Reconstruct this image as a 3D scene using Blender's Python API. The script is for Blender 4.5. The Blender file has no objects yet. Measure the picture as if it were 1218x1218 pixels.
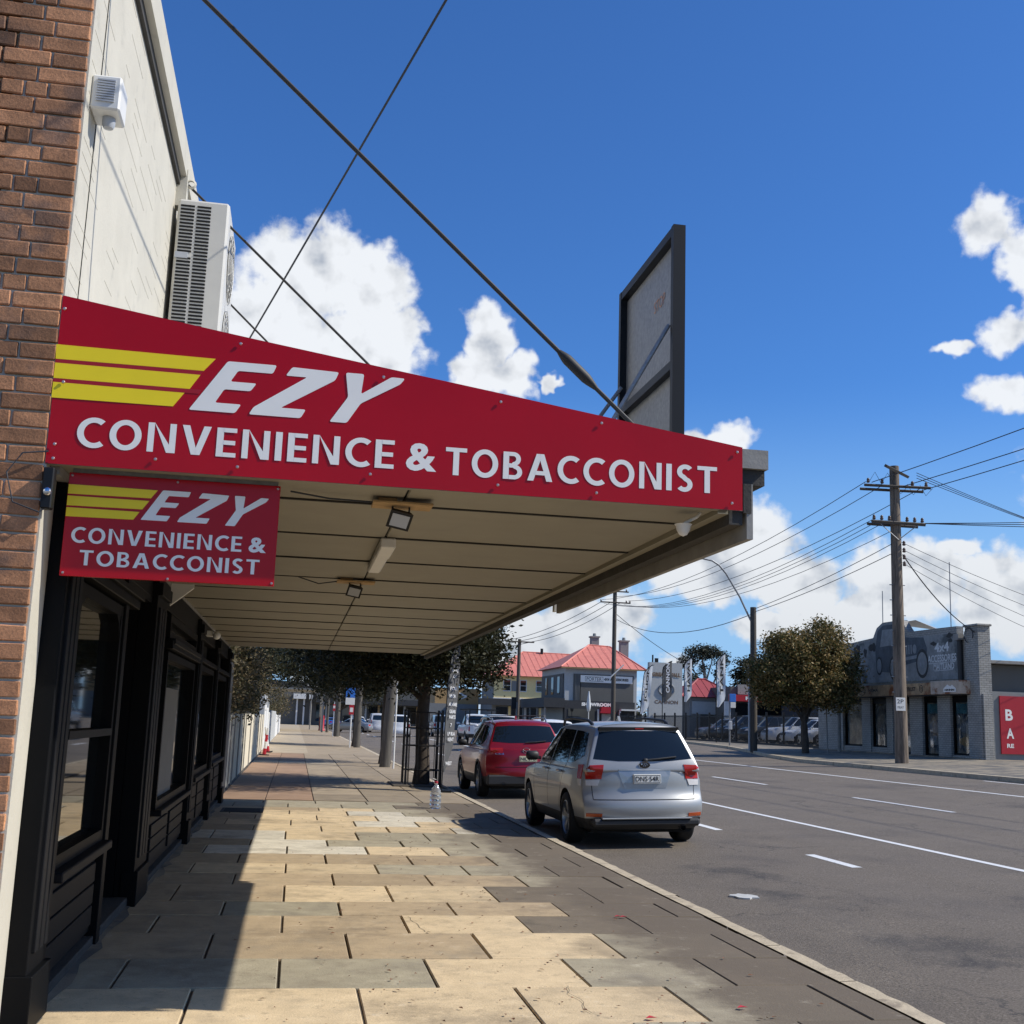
import bpy, bmesh, math, random
import numpy as np
from mathutils import Vector, Matrix
from mathutils.bvhtree import BVHTree
R = math.radians
SC = bpy.context.scene
COL = SC.collection
random.seed(7)
EYE = 1.5

# ------------------------------------------------------------------ camera
cam_d = bpy.data.cameras.new('camera')
cam = bpy.data.objects.new('camera', cam_d); COL.objects.link(cam)
cam_d.sensor_width = 36; cam_d.lens = 40.664
cam_d.clip_start = .05; cam_d.clip_end = 6000
_p, _r, _y = .179815, .0337386, .176367
_f = Vector((math.sin(_y)*math.cos(_p), math.cos(_y)*math.cos(_p), math.sin(_p)))
_rt = Vector((math.cos(_y), -math.sin(_y), 0)); _up = _rt.cross(_f)
_rt2 = _rt*math.cos(_r) + _up*math.sin(_r); _up2 = -_rt*math.sin(_r) + _up*math.cos(_r)
cam.matrix_world = Matrix(((_rt2.x, _up2.x, -_f.x, 0), (_rt2.y, _up2.y, -_f.y, 0), (_rt2.z, _up2.z, -_f.z, EYE), (0, 0, 0, 1)))
SC.camera = cam

# ------------------------------------------------------------------ sun
SUN = Vector((1.04, -.27, 1.0)).normalized()
sl = bpy.data.lights.new('sun', 'SUN'); sl.energy = 5.0; sl.angle = R(.53); sl.color = (1, .95, .86)
so = bpy.data.objects.new('sun', sl); COL.objects.link(so)
so.rotation_euler = SUN.to_track_quat('Z', 'Y').to_euler(); so.location = (30, -10, 40)

# ------------------------------------------------------------------ view
SC.view_settings.view_transform = 'Standard'; SC.view_settings.look = 'None'
SC.view_settings.exposure = 0.0; SC.view_settings.gamma = 1; SC.view_settings.use_curve_mapping = False
SC.cycles.max_bounces = 8; SC.cycles.transparent_max_bounces = 16

# ------------------------------------------------------------------ sky with clouds
W = bpy.data.worlds.new('World'); SC.world = W; W.use_nodes = True
nt = W.node_tree; nt.nodes.clear()
class NG:
    """little node-graph writer"""
    def __init__(s, tree): s.t = tree
    def n(s, typ, **kw):
        o = s.t.nodes.new(typ)
        for k, v in kw.items(): setattr(o, k, v)
        return o
    def put(s, sock, v):
        if isinstance(v, bpy.types.NodeSocket): s.t.links.new(v, sock)
        elif v is not None: sock.default_value = v
    def m(s, op, a, b=None, c=None, clamp=False):
        o = s.n('ShaderNodeMath', operation=op, use_clamp=clamp)
        s.put(o.inputs[0], a); s.put(o.inputs[1], b)
        if c is not None: s.put(o.inputs[2], c)
        return o.outputs[0]
    def v(s, op, a, b=None):
        o = s.n('ShaderNodeVectorMath', operation=op); s.put(o.inputs[0], a)
        if b is not None: s.put(o.inputs[1], b)
        return o.outputs['Value'] if op in ('LENGTH', 'DOT_PRODUCT') else o.outputs[0]
    def noise(s, vec, scale, detail=4, rough=.5, dist=0, col=False):
        o = s.n('ShaderNodeTexNoise'); s.put(o.inputs['Vector'], vec)
        o.inputs['Scale'].default_value = scale; o.inputs['Detail'].default_value = detail
        o.inputs['Roughness'].default_value = rough; o.inputs['Distortion'].default_value = dist
        return o.outputs['Color'] if col else o.outputs['Fac']
    def ramp(s, x, a, b, lo=0., hi=1., smooth=True):
        o = s.n('ShaderNodeMapRange', interpolation_type='SMOOTHSTEP' if smooth else 'LINEAR')
        s.put(o.inputs[0], x); s.put(o.inputs[1], a); s.put(o.inputs[2], b); s.put(o.inputs[3], lo); s.put(o.inputs[4], hi)
        return o.outputs[0]
    def mix(s, f, a, b, mode='MIX'):
        o = s.n('ShaderNodeMix', data_type='RGBA', blend_type=mode); s.put(o.inputs[0], f)
        s.put(o.inputs[6], a); s.put(o.inputs[7], b); return o.outputs[2]
g = NG(nt)
SKYS = .075
sky = g.n('ShaderNodeTexSky', sky_type='NISHITA'); sky.sun_disc = False
sky.sun_elevation = math.asin(SUN.z); sky.sun_rotation = math.atan2(SUN.x, SUN.y)
sky.air_density = 1.0; sky.dust_density = .35; sky.ozone_density = 2.2; sky.altitude = 0
tc = g.n('ShaderNodeTexCoord'); sep = g.n('ShaderNodeSeparateXYZ'); nt.links.new(tc.outputs['Generated'], sep.inputs[0])
az = g.m('ARCTAN2', sep.outputs[0], sep.outputs[1]); el = g.m('ARCSINE', sep.outputs[2])
cmb = g.n('ShaderNodeCombineXYZ'); g.put(cmb.inputs[0], az); g.put(cmb.inputs[1], el); P0 = cmb.outputs[0]
wn = g.noise(P0, 26, 3, .6, col=True)
warp = g.v('SCALE', g.v('SUBTRACT', wn, (.5, .5, .5))); warp.node.inputs['Scale'].default_value = .05
P1 = g.v('ADD', P0, warp)
BL = [(-.012, .375, .062, .046), (.040, .358, .046, .043), (-.045, .318, .062, .06), (.040, .31, .058, .052), (.070, .328, .026, .026), (-.085, .29, .05, .05), (-.02, .27, .09, .06),
      (.150, .327, .026, .034), (.142, .296, .028, .024), (.172, .297, .026, .028), (.207, .291, .011, .008),
      (.583, .404, .044, .036, .42), (.595, .322, .046, .026, .32), (.588, .272, .044, .024, .30), (.55, .312, .030, .012, .25), (.62, .37, .03, .04),
      (.352, .246, .060, .018, .6), (.375, .158, .058, .036), (.34, .135, .06, .03), (.42, .125, .05, .03),
      (.51, .120, .062, .045), (.585, .108, .055, .045), (.448, .096, .065, .028), (.395, .085, .04, .02), (.545, .15, .02, .012),
      (.25, .09, .055, .03), (.21, .075, .06, .03), (.70, .2, .1, .08), (1.2, .3, .2, .12), (-.5, .3, .2, .1), (2.4, .35, .4, .15), (-1.8, .35, .4, .14)]
acc = None
for (cx, cy, rx, ry, *pk_) in BL:
    d = g.v('MULTIPLY', g.v('SUBTRACT', P1, (cx, cy, 0)), (1/rx, 1/ry, 0))
    q = g.m('SUBTRACT', 1.0, g.v('LENGTH', d))
    if pk_: q = g.m('SUBTRACT', q, (1-pk_[0])*.45)
    acc = q if acc is None else g.m('SMOOTH_MAX', acc, q, .04)
n1 = g.noise(P0, 30, 8, .63); ns1 = g.noise(P0, 22, 4, .5); ns2 = g.noise(g.v('ADD', P0, (.010, .012, 0)), 22, 4, .5)
nl = g.noise(g.v('MULTIPLY', P0, (1, 2.2, 1)), 13, 6, .58)
# low bank of broken cumulus along the horizon
band = g.ramp(el, .15, .01, -1.25, .38)
band = g.m('ADD', band, g.m('MULTIPLY', g.m('SUBTRACT', nl, .53), 3.2))
fld = g.m('MAXIMUM', acc, g.m('MULTIPLY', band, .8))
fld = g.m('ADD', fld, g.m('MULTIPLY', g.m('SUBTRACT', n1, .5), .95))
dens = g.ramp(fld, -.04, .34)
thick = g.ramp(fld, .1, .9)
emb = g.m('ADD', g.m('MULTIPLY', g.m('SUBTRACT', ns2, ns1), -1.1), g.m('MULTIPLY', g.m('SUBTRACT', n1, .5), .22))
n2 = g.noise(P0, 10, 4, .5)
sh = g.m('ADD', g.m('ADD', 1.0, emb), g.m('MULTIPLY', g.m('SUBTRACT', n2, .5), -.36))
sh = g.m('ADD', sh, g.m('MULTIPLY', thick, -.05))
sh = g.m('MULTIPLY', g.m('MAXIMUM', g.m('MINIMUM', sh, .98), .5), g.ramp(el, .0, .26, .84, 1.0))
ccol = g.mix(g.ramp(sh, .45, .9), (.47, .58, .76, 1), (.93, .96, 1.0, 1))
ccol = g.v('SCALE', ccol); g.put(ccol.node.inputs['Scale'], g.m('MULTIPLY', sh, .98/SKYS))
skyc = g.v('MULTIPLY', sky.outputs[0], (.60, 1.18, 1.98))
skyc = g.mix(g.ramp(el, .30, .05, 0, .95), skyc, (.32/SKYS, .57/SKYS, .89/SKYS, 1))
fin = g.mix(g.m('MULTIPLY', dens, .97), skyc, ccol)
bg = g.n('ShaderNodeBackground'); g.put(bg.inputs[0], fin); bg.inputs[1].default_value = SKYS
wo = g.n('ShaderNodeOutputWorld'); nt.links.new(bg.outputs[0], wo.inputs[0])

# ------------------------------------------------------------------ materials
def mat(name, col, rough=.6, metal=0, var=.12, scale=6, bump=0., bscale=40, rnd=0., spec=.5, coat=0., fine=0., fscale=300, col2=None, c2scale=2., c2lo=.45, c2hi=.6, trans=0., emit=None, vec=None):
    m = bpy.data.materials.new(name); m.use_nodes = True; t = m.node_tree; b = t.nodes['Principled BSDF']; h = NG(t)
    geo = h.n('ShaderNodeNewGeometry'); pos = geo.outputs['Position']
    if vec: pos = h.v('MULTIPLY', pos, vec)
    c = tuple(col)+(1,)
    if col2 is not None: c = h.mix(h.ramp(h.noise(pos, c2scale, 5, .6), c2lo, c2hi), c, tuple(col2)+(1,))
    if var:
        f = h.ramp(h.noise(pos, scale, 5, .6), .25, .75, 1-var, 1+var, False)
        cc = h.v('SCALE', c[:3] if isinstance(c, tuple) else c); h.put(cc.node.inputs['Scale'], f); c = cc
    if fine:
        f = h.ramp(h.noise(pos, fscale, 2, .5), .3, .7, 1-fine, 1+fine, False)
        cc = h.v('SCALE', c[:3] if isinstance(c, tuple) else c); h.put(cc.node.inputs['Scale'], f); c = cc
    if rnd:
        oi = h.n('ShaderNodeObjectInfo'); f = h.ramp(oi.outputs['Random'], 0, 1, 1-rnd, 1+rnd, False)
        cc = h.v('SCALE', c[:3] if isinstance(c, tuple) else c); h.put(cc.node.inputs['Scale'], f); c = cc
    h.put(b.inputs['Base Color'], c)
    b.inputs['Roughness'].default_value = rough; b.inputs['Metallic'].default_value = metal
    b.inputs['Specular IOR Level'].default_value = spec; b.inputs['Coat Weight'].default_value = coat; b.inputs['Coat Roughness'].default_value = .04
    b.inputs['Transmission Weight'].default_value = trans
    if emit: b.inputs['Emission Color'].default_value = tuple(emit)+(1,); b.inputs['Emission Strength'].default_value = 1
    if bump:
        bp = h.n('ShaderNodeBump'); bp.inputs['Strength'].default_value = bump; bp.inputs['Distance'].default_value = .01
        h.put(bp.inputs['Height'], h.noise(pos, bscale, 6, .6)); t.links.new(bp.outputs[0], b.inputs['Normal'])
    return m
M = {}
M['brick'] = mat('brick_clay', (.38, .18, .088), .85, var=.35, scale=9, bump=.3, bscale=60, rnd=.42, fine=.25, fscale=150, col2=(.22, .12, .075), c2scale=3.2, c2lo=.52, c2hi=.68)
M['mortar'] = mat('mortar', (.40, .31, .20), .95, var=.3, scale=20, bump=.6, bscale=120)
M['asphalt'] = mat('asphalt', (.150, .122, .090), .8, var=.13, scale=.8, bump=.9, bscale=160, fine=.6, fscale=70, col2=(.092, .076, .06), c2scale=.45, c2lo=.5, c2hi=.72)
def _road_wear(m):
    t = m.node_tree; h = NG(t); b = t.nodes['Principled BSDF']; src = b.inputs['Base Color'].links[0].from_socket
    geo = h.n('ShaderNodeNewGeometry'); sp = h.n('ShaderNodeSeparateXYZ'); t.links.new(geo.outputs['Position'], sp.inputs[0])
    st = h.v('MULTIPLY', geo.outputs['Position'], (1, .06, 1)); n = h.noise(st, 1.1, 4, .6); n2 = h.noise(geo.outputs['Position'], 2.2, 7, .75); n3 = h.noise(geo.outputs['Position'], .35, 4, .6)
    c = h.mix(h.ramp(n, .35, .7, 0, .35), src, (.17, .142, .112, 1)); c = h.mix(h.ramp(n2, .60, .70, 0, .45), c, (.05, .044, .038, 1))
    oil = h.m('MULTIPLY', h.ramp(h.m('ABSOLUTE', h.m('SUBTRACT', sp.outputs[0], 5.0)), .15, .75, 1, 0), h.ramp(h.noise(geo.outputs['Position'], .55, 5, .65), .50, .62)); c = h.mix(h.m('MULTIPLY', oil, .6), c, (.035, .031, .028, 1))
    sp9 = h.noise(geo.outputs['Position'], 48, 2, .5); c = h.mix(h.ramp(sp9, .60, .70, 0, .55), c, (.30, .26, .21, 1)); c = h.mix(h.ramp(sp9, .40, .30, 0, .5), c, (.05, .043, .036, 1))
    # fine crack network
    vo = h.n('ShaderNodeTexVoronoi', feature='DISTANCE_TO_EDGE'); vo.inputs['Scale'].default_value = .35
    wv = h.v('SCALE', h.noise(geo.outputs['Position'], 1.5, 5, .7, col=True)); wv.node.inputs['Scale'].default_value = .8
    t.links.new(h.v('ADD', geo.outputs['Position'], wv), vo.inputs['Vector'])
    c = h.mix(h.m('MULTIPLY', h.ramp(vo.outputs['Distance'], .002, .008, .7, 0), h.ramp(n3, .45, .6)), c, (.03, .027, .024, 1))
    t.links.new(c, b.inputs['Base Color'])
_road_wear(M['asphalt'])
M['paint_line'] = mat('road_paint', (.72, .72, .70), .6, var=.12, scale=30, fine=.15, fscale=90, col2=(.3, .29, .28), c2scale=14, c2lo=.62, c2hi=.75)
M['kerb'] = mat('kerb_stone', (.48, .40, .28), .9, var=.2, scale=8, bump=.6, bscale=50, fine=.2, col2=(.26, .21, .15), c2scale=3, c2lo=.55, c2hi=.7)
M['concrete'] = mat('path_concrete', (.25, .21, .15), .9, var=.2, scale=3, bump=.3, bscale=80, fine=.15, fscale=160, col2=(.12, .11, .092), c2scale=1.3)
M['joint'] = mat('joint_dirt', (.085, .07, .052), .95, var=.3, scale=20)
def slab_mat(name, col, col2):
    m = mat(name, col, .82, var=.16, scale=5, bump=.35, bscale=70, rnd=.10, fine=.12, fscale=180, col2=col2, c2scale=2.6, c2lo=.5, c2hi=.72)
    t = m.node_tree; h = NG(t); b = t.nodes['Principled BSDF']
    src = b.inputs['Base Color'].links[0].from_socket
    geo = h.n('ShaderNodeNewGeometry'); sp = h.n('ShaderNodeSeparateXYZ'); t.links.new(geo.outputs['Position'], sp.inputs[0])
    n = h.noise(geo.outputs['Position'], 1.6, 6, .65); n3 = h.noise(geo.outputs['Position'], 40, 3, .7)
    # grime that has settled on the kerb side of the path, with a worn pale streak
    f = h.ramp(h.m('ADD', sp.outputs[0], h.m('MULTIPLY', h.m('SUBTRACT', n, .5), 2.2)), 1.85, 2.75, 0, .93)
    st = h.ramp(h.m('ABSOLUTE', h.m('ADD', h.m('SUBTRACT', sp.outputs[0], 2.35), h.m('MULTIPLY', h.m('SUBTRACT', n, .5), .7))), .0, .22, .55, 0)
    f = h.m('MULTIPLY', f, h.m('SUBTRACT', 1.0, st))
    c = h.mix(f, src, (.13, .10, .066, 1))
    n4 = h.noise(geo.outputs['Position'], .9, 7, .72); n5 = h.noise(h.v('MULTIPLY', geo.outputs['Position'], (1, 1, 1)), 11, 6, .7)
    c = h.mix(h.ramp(n4, .50, .68, 0, .55), c, (.17, .13, .085, 1)); c = h.mix(h.ramp(n5, .54, .70, 0, .42), c, (.20, .155, .10, 1))
    c = h.mix(h.ramp(h.noise(geo.outputs['Position'], 5, 6, .75), .58, .72, 0, .35), c, (.62, .56, .44, 1))
    vo = h.n('ShaderNodeTexVoronoi'); vo.inputs['Scale'].default_value = 7; t.links.new(geo.outputs['Position'], vo.inputs['Vector'])
    c = h.mix(h.ramp(vo.outputs['Distance'], .035, .055, .55, 0), c, (.09, .075, .055, 1))
    spk = h.ramp(n3, .64, .72, 0, .6)
    c = h.mix(spk, c, (.10, .075, .05, 1))
    t.links.new(c, b.inputs['Base Color']); return m
M['slab_sand'] = slab_mat('sandy_slab', (.62, .475, .285), (.50, .39, .245))
M['slab_brown'] = slab_mat('brownish_slab', (.42, .315, .19), (.34, .265, .17))
M['slab_grey'] = slab_mat('grey_slab', (.36, .31, .21), (.28, .24, .17))
M['slab_cream'] = slab_mat('pale_slab', (.60, .54, .42), (.48, .42, .32))
M['slab_dark'] = slab_mat('dark_slab', (.175, .138, .092), (.12, .097, .066))
M['paver'] = mat('red_brown_paver', (.29, .185, .115), .85, var=.2, scale=2, bump=.3, bscale=60, fine=.15, rnd=.15)
M['path_cream'] = mat('cream_path', (.42, .34, .23), .85, var=.2, scale=1.5, fine=.1, rnd=.15)
M['path_grey'] = mat('grey_path_slab', (.30, .235, .155), .85, var=.25, scale=2, bump=.3, bscale=60, fine=.1, rnd=.15)
M['render'] = mat('cream_render', (.53, .50, .42), .8, var=.08, scale=2, bump=.25, bscale=50, fine=.05, col2=(.42, .40, .34), c2scale=5, c2lo=.55, c2hi=.8)
M['navy'] = mat('black_navy_paint', (.0035, .0038, .0045), .55, spec=.12, var=.15, scale=5)
M['navy2'] = mat('charcoal_panel_paint', (.008, .0085, .010), .55, spec=.15, var=.15, scale=5)
M['glass'] = mat('dark_glass', (.006, .008, .009), .03, var=0, spec=.8)
M['glass_car'] = mat('tinted_car_glass', (.008, .011, .013), .04, var=0, spec=.6)
M['soffit'] = mat('soffit_paint', (.26, .238, .182), .6, var=.08, scale=3, fine=.04)
M['soffit_gap'] = mat('soffit_gap', (.03, .028, .024), .9, var=0)
M['beam'] = mat('dark_beam', (.045, .042, .038), .8, var=.3, scale=8, bump=.4)
M['greyfascia'] = mat('grey_fascia', (.26, .25, .23), .7, var=.2, scale=6, bump=.2)
M['sheet'] = mat('roof_sheet', (.45, .44, .42), .45, metal=.5, var=.15)
M['signred'] = mat('sign_red', (.43, .0012, .006), .24, spec=.3, var=.06, scale=2.2, bump=.10, bscale=1.6)
M['signwhite'] = mat('sign_white', (.90, .87, .80), .4, var=.03)
M['signyellow'] = mat('sign_yellow', (.95, .72, .005), .4, var=.03)
M['signdkred'] = mat('sign_dark_red', (.38, .003, .008), .4, var=.03)
M['steel'] = mat('galvanised_steel', (.26, .265, .27), .5, metal=.5, var=.25, scale=30, bump=.15, bscale=60)
M['screw'] = mat('screw_metal', (.6, .5, .48), .3, metal=.8, var=0)
M['rod'] = mat('black_rod', (.02, .018, .016), .6, var=.2)
M['blackframe'] = mat('black_frame', (.008, .009, .011), .5, spec=.3, var=.2, scale=6)
M['ply'] = mat('plywood', (.42, .27, .12), .8, var=.25, scale=20)
M['plastic_w'] = mat('white_plastic', (.70, .69, .65), .45, var=.04)
M['plastic_g'] = mat('grey_plastic', (.40, .42, .45), .4, var=.05)
M['ac'] = mat('ac_casing', (.56, .545, .50), .5, var=.05)
M['black'] = mat('black_rubber', (.012, .012, .012), .8, var=.2)
M['cladding'] = mat('black_plastic_trim', (.02, .02, .021), .55, var=.1)
M['void'] = mat('dark_inside', (.004, .004, .004), .9, var=0)
M['silver'] = mat('silver_car_paint', (.35, .355, .35), .40, metal=.45, var=.02, coat=.35)
M['red'] = mat('red_car_paint', (.26, .004, .010), .32, metal=.3, var=.02, coat=.45)
M['white'] = mat('white_car_paint', (.72, .73, .74), .35, var=.03, coat=.6)
M['offwhite'] = mat('cream_car_paint', (.66, .63, .56), .35, var=.03, coat=.6)
M['blue'] = mat('blue_car_paint', (.02, .12, .42), .3, metal=.3, var=.03, coat=.9)
M['darkcar'] = mat('dark_grey_car_paint', (.035, .04, .045), .3, metal=.3, var=.03, coat=.8)
M['greycar'] = mat('mid_grey_car_paint', (.30, .32, .34), .3, metal=.5, var=.03, coat=.8)
M['rim'] = mat('alloy_rim', (.38, .39, .40), .35, metal=.8, var=.05)
M['lens_red'] = mat('red_lens', (.40, .015, .01), .12, var=.1, scale=20)
M['lens_clear'] = mat('clear_lens', (.62, .60, .58), .12, var=.1, scale=30)
M['lens_orange'] = mat('orange_reflector', (.45, .08, .02), .25, var=.1)
M['chrome'] = mat('chrome', (.7, .7, .72), .12, metal=1, var=0)
M['plate'] = mat('plate_white', (.75, .74, .68), .45, var=.03)
M['plate_y'] = mat('plate_cream', (.70, .66, .45), .45, var=.03)
M['ink'] = mat('black_ink', (.012, .012, .013), .6, var=0)
M['wood'] = mat('weathered_pole_wood', (.20, .155, .115), .9, var=.35, scale=4, bump=.6, bscale=14, vec=(6, 6, .5), col2=(.10, .08, .06), c2scale=1.5)
M['wood_d'] = mat('dark_pole_wood', (.09, .078, .065), .9, var=.3, scale=4, bump=.5, bscale=14, vec=(6, 6, .5))
M['postgrey'] = mat('grey_post', (.095, .085, .07), .85, var=.35, scale=3, bump=.4, bscale=20, vec=(4, 4, .6))
M['cable'] = mat('cable', (.03, .035, .045), .7, var=0)
M['insul'] = mat('insulator', (.10, .07, .06), .3, var=.1)
M['trunk'] = mat('bark', (.060, .046, .034), .95, var=.35, scale=9, bump=.8, bscale=25)
M['trunk_l'] = mat('pale_bark', (.30, .26, .21), .9, var=.3, scale=6, bump=.5, bscale=25)
def leaf_mat(name, a, b):
    m = bpy.data.materials.new(name); m.use_nodes = True; t = m.node_tree; p = t.nodes['Principled BSDF']; h = NG(t)
    geo = h.n('ShaderNodeNewGeometry'); n = h.noise(geo.outputs['Position'], 2.4, 4, .7); ri = geo.outputs['Random Per Island']
    f = h.m('ADD', h.m('MULTIPLY', n, .6), h.m('MULTIPLY', ri, .55), clamp=True)
    c = h.mix(h.ramp(f, .35, .85), a+(1,), b+(1,)); h.put(p.inputs['Base Color'], c); p.inputs['Roughness'].default_value = .6; p.inputs['Specular IOR Level'].default_value = .22
    tr = h.n('ShaderNodeBsdfTranslucent'); h.put(tr.inputs[0], c); mx = h.n('ShaderNodeMixShader'); mx.inputs[0].default_value = .22
    t.links.new(p.outputs[0], mx.inputs[1]); t.links.new(tr.outputs[0], mx.inputs[2]); t.links.new(mx.outputs[0], t.nodes['Material Output'].inputs[0]); return m
M['leaf_dark'] = leaf_mat('dark_leaf', (.014, .019, .008), (.052, .050, .022))
M['leaf_hedge'] = leaf_mat('hedge_leaf', (.05, .05, .02), (.17, .13, .07))
M['leaf_rust'] = leaf_mat('rust_tipped_leaf', (.06, .07, .02), (.32, .22, .09))
M['leaf_gum'] = leaf_mat('gum_leaf', (.03, .038, .028), (.075, .08, .055))
M['litter'] = mat('fallen_leaf', (.16, .07, .03), .8, var=.5, scale=30)
M['petal'] = mat('red_petal', (.50, .03, .05), .7, var=.2)
M['roofred'] = mat('red_roof', (.60, .20, .15), .6, var=.10, scale=1.5, fine=.08, fscale=4)
M['roofdk'] = mat('dark_red_roof', (.30, .05, .05), .6, var=.1, scale=1)
M['yellow_wall'] = mat('cream_yellow_wall', (.86, .68, .32), .8, var=.06)
M['grey_wall'] = mat('grey_rendered_wall', (.22, .225, .22), .8, var=.08)
M['dkgrey_wall'] = mat('dark_grey_panel', (.11, .108, .10), .8, var=.08, scale=1)
M['pale_wall'] = mat('pale_grey_wall', (.42, .43, .42), .8, var=.08)
M['blackwall'] = mat('black_shopfront', (.03, .032, .036), .7, var=.2)
M['white_wall'] = mat('white_wall', (.66, .66, .64), .8, var=.06)
M['fence_panel'] = mat('cream_fence_panel', (.66, .60, .46), .85, var=.14, scale=3, vec=(1, 3, .4), bump=.2)
M['rust'] = mat('rusty_fascia', (.40, .27, .15), .85, var=.3, scale=3, fine=.15, fscale=8, col2=(.20, .065, .02), c2scale=1.6, c2lo=.48, c2hi=.62)
M['mural'] = mat('weathered_mural_sheet', (.25, .26, .255), .8, var=.3, scale=1.2, fine=.1, fscale=7, col2=(.09, .10, .10), c2scale=.9, c2lo=.5, c2hi=.65)
M['stain'] = mat('black_mildew', (.05, .05, .048), .9, var=.3, scale=6)
M['pbrick'] = mat('painted_brick', (.40, .41, .42), .75, var=.07, rnd=.10, scale=5)
M['pmortar'] = mat('painted_mortar', (.22, .23, .235), .85, var=.06)
M['mural_blue'] = mat('mural_dark_blue', (.07, .085, .10), .7, var=.4, scale=3)
M['mural_grey'] = mat('mural_light', (.24, .26, .27), .7, var=.3, scale=4)
M['poster'] = mat('window_poster', (.26, .24, .20), .6, var=.6, scale=3.2, col2=(.06, .08, .10), c2scale=2.2, fine=.3, fscale=9)
M['brandred'] = mat('red_panel', (.42, .008, .02), .5, var=.05)
M['blue_sign'] = mat('blue_sign', (.03, .16, .55), .5, var=.05)
M['flag_grey'] = mat('grey_flag_cloth', (.085, .085, .085), .8, var=.12, scale=3)
M['flag_white'] = mat('white_flag_cloth', (.60, .62, .63), .8, var=.06, scale=3)
M['flag_ink'] = mat('flag_print', (.70, .70, .70), .7, var=.1)
M['water'] = mat('bottle_plastic', (.85, .9, .95), .06, var=0, trans=.9)
M['cement'] = mat('grey_cement_splat', (.5, .5, .48), .8, var=.2)
M['grass'] = mat('far_ground', (.13, .12, .09), .95, var=.2, scale=.3)
M['skin'] = mat('skin', (.35, .2, .14), .6, var=.05)
M['cloth_black'] = mat('black_clothes', (.015, .015, .018), .9, var=.1)

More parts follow.
